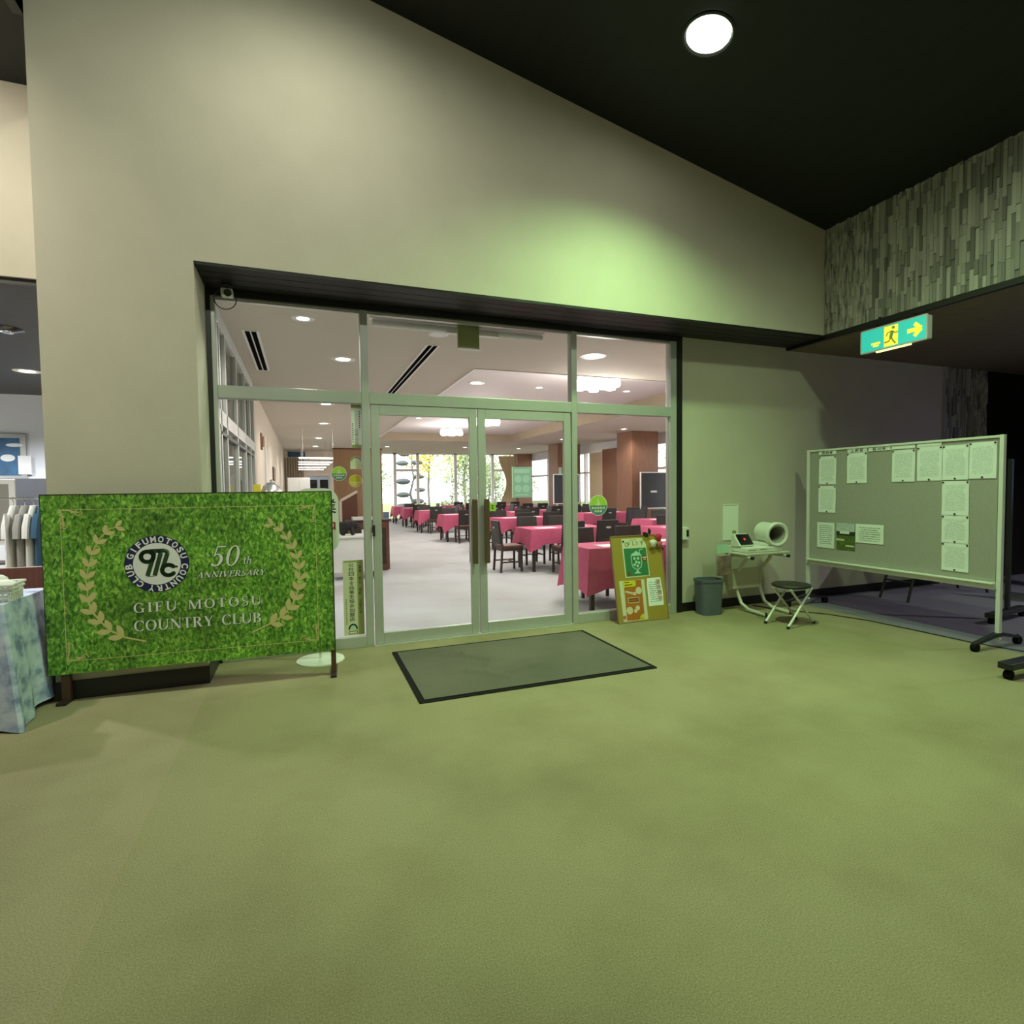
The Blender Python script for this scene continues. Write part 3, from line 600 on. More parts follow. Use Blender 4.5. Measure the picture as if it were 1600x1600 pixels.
# round club emblem
ex, ez, er = 0.703, 0.977, 0.211
em = on_banner('emblem', 'navy', 0.0012, [disc2(ex, ez, er, n=56)])
on_banner('emblem_disc', 'logo_disc', 0.0020, [disc2(ex, ez, er*0.735, n=48)], em)
mono = []; q = er*0.735; mp = lambda pts: [(ex+a*q, ez+b*q) for a, b in pts]
sw_ = 0.19*q
mono += stroke2(mp(arc2(-0.40, 0.36, 0.26, 0.25, 0, 360, 28)), sw_)
mono += stroke2(mp([(-0.40, 0.60), (-0.22, 0.62), (-0.12, 0.56), (-0.13, 0.40), (-0.42, -0.56)]), sw_, False)
mono += stroke2(mp([(-0.24, 0.62), (-0.02, 0.62)] + arc2(0.04, 0.50, 0.12, 0.12, 90, -10, 6) + [(-0.12, -0.56)]), sw_, False)
mono += stroke2(mp([(0.0, 0.62), (0.28, 0.62)] + arc2(0.33, 0.50, 0.12, 0.12, 90, -10, 6) + [(0.20, -0.30)]), sw_, False)
mono += stroke2(mp(arc2(0.47, -0.32, 0.27, 0.25, 40, 320, 24)), sw_) + stroke2(mp([(0.66, -0.17), (0.86, -0.17)]), sw_*0.5, False)
mono += stroke2(mp([(-0.45, -0.58), (-0.10, -0.58)]), sw_*0.12, False)
on_banner('monogram', 'logo_green', 0.0028, mono, em)
word = 'GIFUMOTOSU COUNTRY CLUB '
angs = []; pen_ = 160.0
for ch in word:
    angs.append(pen_); pen_ -= 15.9*(0.55 if ch == ' ' else 1.0)
for ch, a in zip(word, angs):
    if ch == ' ': continue
    tv, tf = text_polys(ch, 1.0, 0.035); xs_ = [v[0] for v in tv]; cx_ = (min(xs_)+max(xs_))/2; wd = max(xs_)-min(xs_); k = er*0.20/0.70; kx = k*min(1.25, 0.62/max(wd, 0.2)) if wd > 0.3 else k
    rr_ = er*0.768; th = R(a); ux, uz = math.sin(th), -math.cos(th); ox, oz = math.cos(th), math.sin(th)
    flat(MB(), [(ex+ox*(rr_+v[1]*k)+ux*(v[0]-cx_)*kx, ez+oz*(rr_+v[1]*k)+uz*(v[0]-cx_)*kx) for v in tv], tf, bf(0.0022)).build('ring_letter', 'logo_disc', em)
# laurel branches
def laurel(path, nleaf, side):
    P = path; out = stroke2(P[:6], 0.012, False) + stroke2(P[5:], 0.007, False); seg = [0]
    for a, b in zip(P[:-1], P[1:]): seg.append(seg[-1]+math.hypot(b[0]-a[0], b[1]-a[1]))
    def at(s):
        for i in range(len(P)-1):
            if s <= seg[i+1] or i == len(P)-2:
                f = (s-seg[i])/(seg[i+1]-seg[i]); return (P[i][0]+(P[i+1][0]-P[i][0])*f, P[i][1]+(P[i+1][1]-P[i][1])*f), math.atan2(P[i+1][1]-P[i][1], P[i+1][0]-P[i][0])
    leaves = []
    for k in range(nleaf):
        s = seg[-1]*(0.13+0.85*k/(nleaf-1)); (x, y), d = at(s); sz = 0.102*(1-0.35*k/nleaf)
        for sg in (-1, 1):
            a = d+sg*R(33); leaves.append([(x+math.cos(a)*t*sz-math.sin(a)*w*sz, y+math.sin(a)*t*sz+math.cos(a)*w*sz) for t, w in ((0.06,0),(0.30,0.16),(0.58,0.23),(0.85,0.13),(1.02,0),(0.85,-0.13),(0.58,-0.22),(0.30,-0.15))])
    br = on_banner('laurel_branch', 'gold_leaf', 0.0010, out)
    for lf in leaves: on_banner('laurel_leaf', 'gold_leaf', 0.0016, [lf], br)
laurel([(0.612,0.405),(0.478,0.447),(0.388,0.505),(0.33,0.575),(0.273,0.665),(0.259,0.766),(0.251,0.88),(0.274,0.992),(0.301,1.089),(0.353,1.186),(0.416,1.248),(0.465,1.261)], 12, 1)
laurel([(1.325,0.409),(1.46,0.467),(1.554,0.521),(1.628,0.609),(1.667,0.701),(1.689,0.809),(1.683,0.919),(1.662,1.029),(1.614,1.124),(1.552,1.211),(1.482,1.251)], 12, -1)
# thin gold border with corner scrolls
fx0, fx1, fz0, fz1 = 0.115, 1.815, 0.305, 1.389
on_banner('border_line', 'gold_leaf', 0.0007, [rc(fx0, fz1-0.002, fx1, fz1+0.002), rc(fx0, fz0-0.002, fx1, fz0+0.002), rc(fx0-0.002, fz0, fx0+0.002, fz1), rc(fx1-0.002, fz0, fx1+0.002, fz1)])
sc = []
for cx_, cz_, sx, sz in ((fx0, fz1, 1, -1), (fx1, fz1, -1, -1), (fx0, fz0, 1, 1), (fx1, fz0, -1, 1)):
    for a, b in ((0.02, 0.11), (0.11, 0.02)):
        sc += stroke2([(cx_+sx*x, cz_+sz*y) for x, y in ((0, 0), (a*0.5, b*0.3), (a, b), (a*0.8, b*1.1), (a*0.6, b*0.9))], 0.009) + stroke2([(cx_+sx*(a+0.022*math.cos(t)), cz_+sz*(b+0.022*math.sin(t))) for t in [i*0.7 for i in range(8)]], 0.006)
on_banner('corner_scroll', 'gold_leaf', 0.0011, sc)

# ---- open-for-business sign behind the banner
t = thing('standing_sign', 'white rounded open sign on a round base, half hidden behind the banner', 'sign', (0.10, -0.28, 0))
MB().lathe([(0.0, 0.0), (0.205, 0.0), (0.20, 0.010), (0.06, 0.018), (0.0, 0.02)], n=40, close=False).build('base', 'plastic_white', t, smooth=True)
MB().cyl((0,0,0.015), (0,0,0.98), 0.012).build('pole', 'chrome', t)
def rrect(x0, x1, y0, y1, r, n=8):
    o = []
    for cx_, cy_, a in ((x1-r, y1-r, 0), (x0+r, y1-r, 90), (x0+r, y0+r, 180), (x1-r, y0+r, 270)): o += arc2(cx_, cy_, r, r, a, a+90, n)
    return o
pn = MB().prism(rrect(-0.185, 0.185, 0.95, 1.525, 0.12), xz, -0.02, -0.006).build('panel', 'plastic_white', t)
for ch, u0_, u1_, w0_, w1_, mm in (('営', -0.155, -0.02, 1.30, 1.43, 'black_ink'), ('業', 0.03, 0.165, 1.30, 1.43, 'black_ink'), ('中', 0.03, 0.155, 1.12, 1.25, 'red_ink')):
    tv, tf = fit_text(ch, u0_, u1_, w0_, w1_, 0.012); flat(MB(), tv, tf, lambda u, w: (u, -0.0208, w)).build('character', mm, pn)
polys(MB(), stroke2(arc2(0.07, 1.035, 0.05, 0.05, 0, 360, 28), 0.008) + stroke2([(0.05, 1.035), (0.07, 1.01), (0.09, 1.06)], 0.008), lambda u, w: (u, -0.0208, w)).build('round_mark', 'black_ink', pn)

# ---- blue-clothed table with basket
def perimeter(w, d, n, r=0.02):
    pts = []; L_ = 2*(w+d)
    for i in range(n):
        s = L_*i/n
        if s < w: p = (-w/2+s, -d/2)
        elif s < w+d: p = (w/2, -d/2+s-w)
        elif s < 2*w+d: p = (w/2-(s-w-d), d/2)
        else: p = (-w/2, d/2-(s-2*w-d))
        pts.append(p)
    return pts
def cloth(w, d, drop, flare=0.03, wave=0.02, corner=0.25, n=96, levels=7, seed=0):
    rg_ = random.Random(seed); ph = [rg_.uniform(0, 6.28) for _ in range(3)]; P = perimeter(w, d, n); mb = MB(); vsx = []
    for l in range(levels+1):
        t_ = l/levels
        for i, (x, y) in enumerate(P):
            dc = min(math.hypot(abs(x)-w/2, abs(y)-d/2), 9); cn = math.exp(-(dc/0.13)**2)
            ox = (1 if x > 0 else -1) if abs(abs(x)-w/2) < 1e-6 else 0; oy = (1 if y > 0 else -1) if abs(abs(y)-d/2) < 1e-6 else 0
            if dc < 0.12: ox, oy = math.copysign(0.8, x), math.copysign(0.8, y)
            s = i/n*2*(w+d); wv = math.sin(s*17+ph[0])*0.6+math.sin(s*29+ph[1])*0.4
            off = t_*flare*(1+1.6*cn)+wave*wv*t_**1.2+0.006*(1 if l else 0)
            vsx.append((x+ox*off, y+oy*off, -drop*t_*(1+corner*cn+0.02*math.sin(s*9+ph[2]))))
    fs = [(l*n+i, l*n+(i+1) % n, (l+1)*n+(i+1) % n, (l+1)*n+i) for l in range(levels) for i in range(n)] + [tuple(range(n))]
    return mb.add(vsx, fs)
t = thing('folding_table', 'table under the pale blue flowered cloth at the left edge', 'table', (-2.63, -0.66, 0))
bx(-0.80, 0.80, -0.33, 0.33, 0.765, 0.795).build('table_top', 'wood_dark', t)
for sx in (-1, 1):
    for sy in (-1, 1): MB().cyl((sx*0.74, sy*0.28, 0), (sx*0.74, sy*0.28, 0.765), 0.016).build('leg', 'metal_dark', t)
o = tag(cloth(1.64, 0.70, 0.770, 0.05, 0.03, 0.02, 150, 9, 5).build('tablecloth', 'cloth_blue', smooth=True), 'pale blue flowered cloth hanging to the carpet beside the banner', 'tablecloth'); o.location = (-2.63, -0.66, 0.80)
t = thing('basket', 'cream plastic basket on the blue-clothed table', 'basket', (-1.955, -0.80, 0.803), 0.1)
mbk = MB()
for k in range(5):
    z_ = 0.004+k*0.026; g = 0.006*k; mbk.tube([(x*(0.125+g), y*(0.09+g), z_) for x, y in ((-1,-1),(1,-1),(1,1),(-1,1))], 0.010, 6, True)
mbk.build('rim_bands', 'plastic_white', t, smooth=True)
ms = MB()
for k in range(9):
    for sy in (-1, 1): ms.box(-0.12+k*0.03-0.004, -0.12+k*0.03+0.004, sy*0.10-0.006, sy*0.10+0.006, 0, 0.11)
for k in range(6):
    for sx in (-1, 1): ms.box(sx*0.135-0.006, sx*0.135+0.006, -0.09+k*0.036-0.004, -0.09+k*0.036+0.004, 0, 0.11)
ms.box(-0.125, 0.125, -0.09, 0.09, 0, 0.006).build('slats', 'plastic_white', t)
mw_ = MB()
for k in range(7): mw_.ell((-0.08+0.028*k, 0.02*math.sin(k*2), 0.10+0.02*math.cos(k*1.7)), (0.06, 0.055, 0.045), 10, 6, k)
tag(mw_.build('wrapped_sweets', 'white_cloth', smooth=True, origin=(0,0,0.05)), 'crumpled white bundle heaped in the cream basket', 'bundle').location = (-1.955, -0.80, 0.859)

# ---- door mat
t = thing('door_mat', 'large grey ribbed entrance mat with black rubber border before the doors', 'mat', (1.71, -0.97, 0))
MB().prism(rrect(-0.99, 0.99, -0.655, 0.655, 0.01, 2), xy, 0, 0.007).build('rubber_border', 'rubber_black', t)
NX, NY = 60, 40; mm_ = MB(); vv = []
for j in range(NY+1):
    for i in range(NX+1):
        x = -0.948+1.896*i/NX; y = -0.613+1.226*j/NY; h = 0.012
        for (ax, ay, bx_, by_) in ((-0.42, 0.30, -0.22, 0.05), (-0.22, 0.05, -0.34, -0.22), (-0.5, -0.12, -0.25, -0.38), (-0.2, -0.3, 0.15, -0.2), (-0.62, 0.36, -0.42, 0.32)):
            dx, dy = bx_-ax, by_-ay; tt = max(0, min(1, ((x-ax)*dx+(y-ay)*dy)/(dx*dx+dy*dy))); dd = math.hypot(x-ax-tt*dx, y-ay-tt*dy); h += 0.020*math.exp(-(dd/0.03)**2)
        vv.append((x, y, h))
mm_.add(vv, [(j*(NX+1)+i, j*(NX+1)+i+1, (j+1)*(NX+1)+i+1, (j+1)*(NX+1)+i) for j in range(NY) for i in range(NX)]).build('pile', 'mat_pile', t, smooth=True)

# ---- menu board leaning on the right pane, with posters and roses
ez_ang = math.atan2(0.17, 0.95)
t = thing('menu_board', 'ochre cork menu board leaning on the right glass pane', 'board', (3.52, -0.235, 0)); t.rotation_euler = (-ez_ang, 0, 0)
bx(-0.325, 0.325, 0.0, 0.016, 0.004, 0.962).build('backing', 'cork', t)
MB().box(-0.333, -0.321, -0.006, 0.018, 0, 0.966).box(0.321, 0.333, -0.006, 0.018, 0, 0.966).box(-0.333, 0.333, -0.006, 0.018, 0.958, 0.970).box(-0.333, 0.333, -0.006, 0.018, 0, 0.012).build('frame', 'wood_panel', t)
ef = lambda e: (lambda u, w: (u-3.52, -e, w))
def E_(name, m, e, shapes, parent): return polys(MB(), shapes, ef(e)).build(name, m, parent)
p1 = E_('drink_poster', 'poster_pale', 0.001, [[(3.332,0.495),(3.655,0.500),(3.645,0.86),(3.60,0.935),(3.325,0.932)]], t)
E_('green_field', 'poster_green', 0.0016, [[(3.347,0.508),(3.643,0.508),(3.637,0.822),(3.343,0.822)]], p1)
gl = [disc2(0,0,0.001)]; gx = 3.497
cup = stroke2([(gx-0.065,0.74),(gx-0.067,0.66),(gx-0.055,0.61),(gx-0.02,0.585),(gx+0.02,0.585),(gx+0.055,0.61),(gx+0.067,0.66),(gx+0.065,0.74)], 0.010)
cup += [[(gx-0.014,0.59),(gx-0.012,0.56),(gx-0.05,0.535),(gx+0.05,0.535),(gx+0.012,0.56),(gx+0.014,0.59)], [(gx-0.072,0.735),(gx-0.055,0.762),(gx-0.02,0.772),(gx,0.792),(gx+0.03,0.776),(gx+0.06,0.755),(gx+0.072,0.735)]] + stroke2([(gx+0.045,0.75),(gx+0.05,0.80),(gx+0.095,0.808)], 0.009)
E_('glass_drawing', 'poster_mint', 0.0022, cup, p1)
E_('ice_cubes', 'poster_mint', 0.0022, [disc2(gx+a, 0.665+b, 0.016) for a, b in ((-0.025,0.04),(0.022,0.04),(-0.005,0),(0.03,-0.01),(-0.03,-0.03),(0.008,-0.045))], p1)
E_('price_badge', 'poster_brown', 0.0022, [disc2(3.605, 0.70, 0.036)], p1); E_('badge_text', 'poster_cream', 0.0026, [rc(3.578, 0.705, 0.632+3.0, 0.718), rc(3.59, 0.685, 3.62, 0.693)], p1)
E_('bean_drawing', 'poster_brown', 0.0022, [disc2(3.375, 0.545, 0.016), disc2(3.395, 0.528, 0.012)], p1)
E_('headline', 'poster_olive', 0.0022, stroke2([(3.405,0.89),(3.415,0.86),(3.43,0.895)], 0.01)+stroke2(arc2(3.385, 0.868, 0.02, 0.022, 0, 360, 14), 0.008)+stroke2([(3.47,0.895),(3.47,0.855),(3.49,0.86)], 0.010)+stroke2([(3.51,0.89),(3.53,0.885),(3.52,0.855)], 0.010)+stroke2([(3.57,0.895),(3.585,0.875),(3.60,0.9),(3.585,0.855)], 0.010)+[rc(3.43, 0.912, 3.52, 0.918)], p1)
E_('pointer', 'black_ink', 0.0022, [[(3.335,0.915),(3.365,0.91),(3.338,0.88)]], p1)
p2 = E_('food_poster', 'poster_pale', 0.001, [[(3.255,0.018),(3.572,0.020),(3.572,0.466),(3.243,0.466)]], t)
E_('orange_field', 'poster_orange', 0.0016, [rc(3.300, 0.026, 3.530, 0.464)], p2)
E_('yellow_banner', 'poster_yellow', 0.0022, [rrect(3.285, 3.455, 0.395, 0.462, 0.02, 4), [(3.45,0.026),(3.53,0.026),(3.53,0.09),(3.49,0.075)]], p2)
E_('banner_text', 'black_ink', 0.0026, [rc(3.31, 0.440, 3.37, 0.449), rc(3.31, 0.412, 3.41, 0.421), rc(3.44, 0.036, 3.50, 0.042)], p2)
for sh_ in ([disc2(3.485, 0.345, 0.040)], [disc2(3.43, 0.315, 0.020)], [disc2(3.345, 0.135, 0.042)], [disc2(3.45, 0.155, 0.028), disc2(3.42, 0.125, 0.022)], stroke2([(3.32,0.345),(3.40,0.32)], 0.022)): E_('dish_picture', 'poster_cream', 0.0022, sh_, p2)
E_('caption_box', 'poster_cream', 0.0022, [rc(3.335, 0.215, 3.48, 0.275)], p2); E_('caption_text', 'poster_brown', 0.0026, [rc(3.342, 0.222, 3.473, 0.268)], p2); E_('caption_line', 'poster_orange', 0.003, [rc(3.355, 0.238, 3.46, 0.252)], p2)
E_('red_dot', 'rose_pink', 0.0026, [disc2(3.272, 0.065, 0.022)], p2)
p3 = E_('menu_card', 'print_letter', 0.001, [[(3.600,0.160),(3.800,0.162),(3.805,0.30),(3.79,0.474),(3.61,0.474),(3.60,0.40)]], t)
for k in range(4): E_('dish_photo', 'leaflet', 0.0018, [rc(3.72+0.006*k, 0.405-k*0.062, 3.775+0.006*k, 0.452-k*0.062)], p3)
def rose(loc, m, r, label):
    o = MB()
    for k in range(11):
        a = k*2.4; rad = r*(0.15+0.075*k); o.ell((math.cos(a)*rad*0.7, -r*0.5+rad*0.25, math.sin(a)*rad*0.7), (r*0.42, r*0.22, r*0.42), 10, 6)
    return tag(o.build('rose', m, smooth=True), label, 'flower', 'artificial roses on the menu board')
for p, m_, r_, lb in (((3.712, -0.115, 0.862), 'rose_white', 0.052, 'cream white artificial rose on the corner of the menu board'), ((3.780, -0.11, 0.925), 'rose_red', 0.055, 'crimson artificial rose at the top of the menu board corner'), ((3.80, -0.11, 0.850), 'rose_pink', 0.046, 'salmon pink artificial rose right of the cream one')):
    rose(p, m_, r_, lb).location = p
lv = MB()
for (x, z, a, s) in ((3.675, 0.93, 150, 0.11), (3.69, 0.95, 110, 0.09), (3.75, 0.80, 250, 0.12), (3.80, 0.78, 285, 0.13), (3.72, 0.79, 215, 0.10), (3.83, 0.81, 320, 0.08)):
    c_, s_ = math.cos(R(a)), math.sin(R(a)); lf = [(0,0),(0.35,0.24),(0.7,0.2),(1,0),(0.7,-0.2),(0.35,-0.24)]
    pts = [(x+(c_*u-s_*w)*s, z+(s_*u+c_*w)*s) for u, w in lf]; lv.prism(pts, lambda a_, b_, y: (a_, y-0.02*math.sin((b_-z)*20), b_), -0.095, -0.092)
tag(lv.build('rose_leaves', 'leaf_dark', origin=(3.74, -0.09, 0.85)), 'dark green artificial leaves behind the roses', 'leaves')

# ---- card reader on the wall beside the glass
t = thing('card_reader', 'small grey wall box with black sensor right of the glass front', 'card reader', (4.232, -0.001, 0.94))
bx(-0.045, 0.045, -0.045, 0, -0.075, 0.075).build('case', 'plastic_white', t, 0.006); bx(0.008, 0.040, -0.050, -0.043, -0.035, 0.045).build('sensor', 'screen', t)

# ---- waste bin
t = thing('waste_bin', 'slate grey plastic waste bin against the wall', 'bin', (4.42, -0.215, 0), -0.12)
def oval(w, d, z, n=28):
    o = []
    for i in range(n):
        a = 2*PI*i/n; o.append((w/2*math.copysign(abs(math.cos(a))**0.45, math.cos(a)), d/2*math.copysign(abs(math.sin(a))**0.45, math.sin(a)), z))
    return o
def loft(rings, capb=True, capt=True):
    n = len(rings[0]); v_ = [p for g in rings for p in g]; f_ = [(i*n+k, i*n+(k+1) % n, (i+1)*n+(k+1) % n, (i+1)*n+k) for i in range(len(rings)-1) for k in range(n)]
    if capb: f_.append(tuple(range(n))[::-1])
    if capt: f_.append(tuple((len(rings)-1)*n+k for k in range(n)))
    return MB().add(v_, f_)
loft([oval(0.25, 0.21, 0), oval(0.29, 0.24, 0.40), oval(0.275, 0.225, 0.40), oval(0.24, 0.20, 0.02)], True, True).build('body', 'plastic_grey', t, smooth=True)
loft([oval(0.30, 0.25, 0.385), oval(0.305, 0.255, 0.415), oval(0.275, 0.225, 0.415), oval(0.275, 0.225, 0.39)], False, False).build('rim', 'plastic_grey', t, smooth=True)

# ---- blood pressure monitor on its stand
t = thing('monitor_stand', 'cream metal stand carrying the blood pressure monitor', 'stand', (4.98, -0.35, 0))
bx(-0.28, 0.38, -0.16, 0.24, 0.695, 0.722).build('tray', 'metal_cream', t, 0.008)
for x in (-0.24, 0.30): 
    MB().cyl((x, -0.20, 0.675), (x, 0.2, 0.675), 0.016).build('side_rail', 'metal_cream', t); MB().cyl((x, -0.225, 0.675), (x, -0.198, 0.675), 0.019).build('end_cap', 'plastic_black', t)
for x in (-0.10, 0.26):
    MB().tube([(x, 0.0, 0.69), (x, 0.03, 0.62), (x, 0.14, 0.50), (x, 0.18, 0.40), (x, 0.17, 0.22), (x, 0.10, 0.09), (x, -0.02, 0.035), (x, -0.28, 0.022)], 0.021, 10).build('curved_leg', 'metal_cream', t, smooth=True)
    MB().cyl((x, -0.28, 0.0), (x, -0.28, 0.05), 0.014).build('end_cap', 'plastic_black', t)
bx(-0.24, 0.22, 0.14, 0.18, 0.26, 0.50).build('modesty_panel', 'plaster', t, 0.004)
MB().cyl((-0.10, 0.17, 0.30), (0.26, 0.17, 0.30), 0.012).build('cross_bar', 'metal_cream', t)
t = thing('pressure_monitor', 'cream blood pressure monitor with black screen and round arm cuff', 'monitor', (4.98, -0.35, 0.723))
bx(-0.24, 0.30, -0.13, 0.20, 0.0, 0.062).build('body', 'plastic_white', t, 0.012)
MB().prism([(0.0,0.06),(-0.06,0.07),(0.05,0.21),(0.09,0.20),(0.10,0.06)], lambda a, b, x: (x, a+0.02, b), -0.25, -0.04).build('head', 'plastic_white', t, 0.008)
nrm = Vector((0, -0.14, 0.11)).normalized(); up = Vector((0, 0.11, 0.14)).normalized(); pc = Vector((-0.145, 0.015, 0.142))
def scr(w, h, e): return [tuple(pc+Vector((1,0,0))*a+up*b+nrm*e) for a, b in ((-w,-h),(w,-h),(w,h),(-w,h))]
MB().add(scr(0.095, 0.072, 0.010), [(0,1,2,3)]).build('screen', 'screen', t); MB().add([tuple(pc+Vector((1,0,0))*a+up*b+nrm*0.012) for a, b in disc2(0, 0, 0.016, n=14)], [tuple(range(14))]).build('red_button', 'screen_red', t)
cq = Vector((0.205, -0.14, 0.200)); dirc = Vector((0.22, 1.0, 0.05)).normalized()
def ringmesh(prof, n=28):
    a = dirc.orthogonal().normalized(); b = dirc.cross(a); v_ = []
    for r, s in prof: v_ += [tuple(cq+dirc*s+(a*math.cos(2*PI*k/n)+b*math.sin(2*PI*k/n))*r) for k in range(n)]
    return MB().add(v_, [(i*n+k, i*n+(k+1) % n, (i+1)*n+(k+1) % n, (i+1)*n+k) for i in range(len(prof)-1) for k in range(n)])
ringmesh([(0.10, 0.30), (0.122, 0.28), (0.125, 0.06), (0.142, 0.05), (0.146, 0.0), (0.128, -0.014), (0.105, -0.005), (0.098, 0.03), (0.09, 0.30)]).build('arm_cuff', 'plastic_white', t, smooth=True)
ringmesh([(0.104, 0.002), (0.088, 0.02), (0.080, 0.28), (0.0, 0.285)]).build('cuff_lining', 'fabric_grey', t, smooth=True)
bx(0.10, 0.30, -0.10, 0.20, 0.06, 0.10).build('cuff_cradle', 'plastic_white', t, 0.01)
bx(-0.225, -0.10, -0.1315, -0.1295, 0.025, 0.035).build('front_print', 'poster_olive', t); bx(-0.04, 0.06, -0.1315, -0.1295, 0.030, 0.038).build('front_print', 'poster_olive', t)
o = tag(bx(4.815, 5.055, -0.008, -0.002, 0.83, 1.275).build('instruction_sheet', 'print_chart', origin=(4.93, -0.005, 1.05)), 'tall printed instruction sheet on the wall above the pressure monitor', 'poster')
bx(-0.10, 0.105, -0.0045, -0.0035, 0.208, 0.216).build('heading', 'poster_olive', o); bx(0.03, 0.09, -0.0045, -0.0035, -0.14, -0.105).build('colour_block', 'poster_olive', o)
t = thing('leaflet_holder', 'clear acrylic leaflet holder hanging left of the monitor stand', 'holder', (4.60, -0.24, 0.45))
MB().box(-0.10, 0.10, -0.004, 0.0, 0.0, 0.40).box(-0.10, 0.10, -0.05, -0.046, 0.0, 0.25).box(-0.10, -0.097, -0.05, 0, 0, 0.25).box(0.097, 0.10, -0.05, 0, 0, 0.25).box(-0.10, 0.10, -0.05, 0, 0, 0.004).build('pocket', 'glass', t)
bx(-0.09, 0.09, -0.044, -0.010, 0.006, 0.24).build('leaflet_stack', 'leaflet', t); bx(-0.09, 0.09, -0.009, -0.005, 0.26, 0.36).build('sign_card', 'poster_mint', t)
bx(0.085, 0.118, -0.012, -0.002, 0.02, 0.30).build('hanging_bracket', 'metal_cream', t)

# ---- round folding stool
t = thing('folding_stool', 'black padded folding stool with white crossed tube legs', 'stool', (4.90, -0.95, 0), 0.10); t.scale = (1.14, 1.14, 1.03)
MB().lathe([(0.0, 0.392), (0.15, 0.392), (0.168, 0.400), (0.172, 0.412), (0.165, 0.424), (0.10, 0.432), (0.0, 0.433)], n=36, close=False).build('seat', 'leather_dark', t, smooth=True)
for s in (-1, 1):
    y0 = 0.12*s
    MB().tube([(-0.20, y0, 0.012), (0.13, y0, 0.385)], 0.0115, 10).build('leg', 'plastic_white', t, smooth=True); MB().tube([(0.20, y0*0.78, 0.012), (-0.13, y0*0.78, 0.385)], 0.0115, 10).build('leg', 'plastic_white', t, smooth=True)
    for x, yy in ((-0.20, y0), (0.20, y0*0.78)): MB().cyl((x, yy, 0.0), (x*0.97, yy, 0.026), 0.0145).build('foot_cap', 'plastic_black', t)
MB().cyl((-0.13, -0.1, 0.385), (-0.13, 0.1, 0.385), 0.010).cyl((0.13, -0.12, 0.385), (0.13, 0.12, 0.385), 0.010).build('seat_support', 'plastic_white', t)

# ---- notice board on castors
BX, BY0, BY1 = 5.87, -2.335, -0.315
t = thing('notice_board', 'grey felt notice board in a white frame on castors', 'notice board', (BX, (BY0+BY1)/2, 0)); yc = (BY0+BY1)/2
hw = (BY1-BY0)/2
bx(0.004, 0.026, -hw+0.03, hw-0.03, 0.585, 1.905).build('felt_panel', 'felt_grey', t)
for s in (-1, 1):
    bx(-0.012, 0.030, s*hw-0.018, s*hw+0.018, 0.07, 1.93).build('post', 'plastic_white', t, 0.004)
    MB().prism([(-0.34,0.055),(-0.04,0.10),(0.06,0.10),(0.32,0.055),(0.32,0.075),(0.06,0.135),(-0.04,0.135),(-0.34,0.078)], lambda a, b, y: (a, y, b), s*hw-0.02, s*hw+0.02).build('foot', 'metal_dark', t)
    for x in (-0.32, 0.30):
        cs = MB().cyl((x, s*hw-0.022, 0.036), (x, s*hw+0.022, 0.036), 0.036, n=18).build('castor', 'rubber_black', t, smooth=True); MB().cyl((x+0.015, s*hw, 0.04), (x, s*hw, 0.085), 0.012).build('castor_fork', 'metal_dark', cs)
bx(-0.010, 0.030, -hw+0.018, hw-0.018, 1.905, 1.928).build('top_rail', 'plastic_white', t, 0.003)
bx(-0.030, 0.030, -hw+0.018, hw-0.018, 0.525, 0.588).build('bottom_rail', 'plastic_white', t, 0.004)
bx(-0.060, -0.030, -hw+0.018, hw-0.018, 0.575, 0.588).build('ledge', 'plastic_white', t, 0.003)
mag = MB().cyl((-0.006,0,0), (0.0,0,0), 0.008, n=10).mesh('magnet', 'plastic_black')
SH_ = 'sheets pinned on the notice board'
def sheet(y0, y1, z0, z1, m_, label, marks=True, cat='paper'):
    w, h = abs(y1-y0), abs(z1-z0); o = bpy.data.objects.new('pinned_sheet', None)
    mb = MB(); n = 8; v_ = []
    for i in range(n+1):
        for j in range(3):
            v_.append((0.0025*math.sin(i*0.9+y0*7)*0.5-0.0012*abs(j-1), -w/2+w*j/2, -h/2+h*i/n))
    v2 = [(x+0.0008, y, z) for x, y, z in v_]; k = len(v_); f_ = []
    for i in range(n):
        for j in range(2):
            a = i*3+j; f_.append((a, a+1, a+4, a+3)); f_.append((k+a, k+a+3, k+a+4, k+a+1))
    mb.add(v_, f_[0::2]); mb.add(v2, f_[0::2])
    bpy.data.objects.remove(o)
    o = tag(mb.build('pinned_sheet', m_), label, cat, SH_); o.location = (BX-0.002, (y0+y1)/2, (z0+z1)/2)
    if marks:
        for y, z in ((0, -h/2+0.012), (w/2-0.012, h/2-0.012), (-w/2+0.012, h/2-0.012)): inst('magnet', mag, o, (-0.003, y, z))
    return o
sheet(-0.465, -0.695, 1.504, 1.839, 'print_sheet', 'upper result sheet in the leftmost column of the notice board')
sheet(-0.462, -0.693, 1.167, 1.486, 'print_sheet', 'lower result sheet in the leftmost column of the notice board')
sheet(-0.833, -1.073, 1.514, 1.856, 'print_sheet', 'single result sheet second from the left on the notice board')
sheet(-1.351, -1.587, 1.521, 1.854, 'print_sheet', 'result sheet at the middle of the notice board top row')
sheet(-1.607, -1.842, 1.528, 1.867, 'print_sheet', 'result sheet third from the right in the top row')
sheet(-1.846, -2.072, 1.532, 1.866, 'print_sheet', 'result sheet second from the right in the top row')
sheet(-2.076, -2.297, 1.540, 1.876, 'print_sheet', 'rightmost result sheet at the top of the notice board')
sheet(-1.846, -2.081, 1.190, 1.520, 'print_sheet', 'topmost of three result sheets joined below the top row')
sheet(-1.850, -2.086, 0.922, 1.186, 'print_sheet', 'middle of three result sheets joined below the top row')
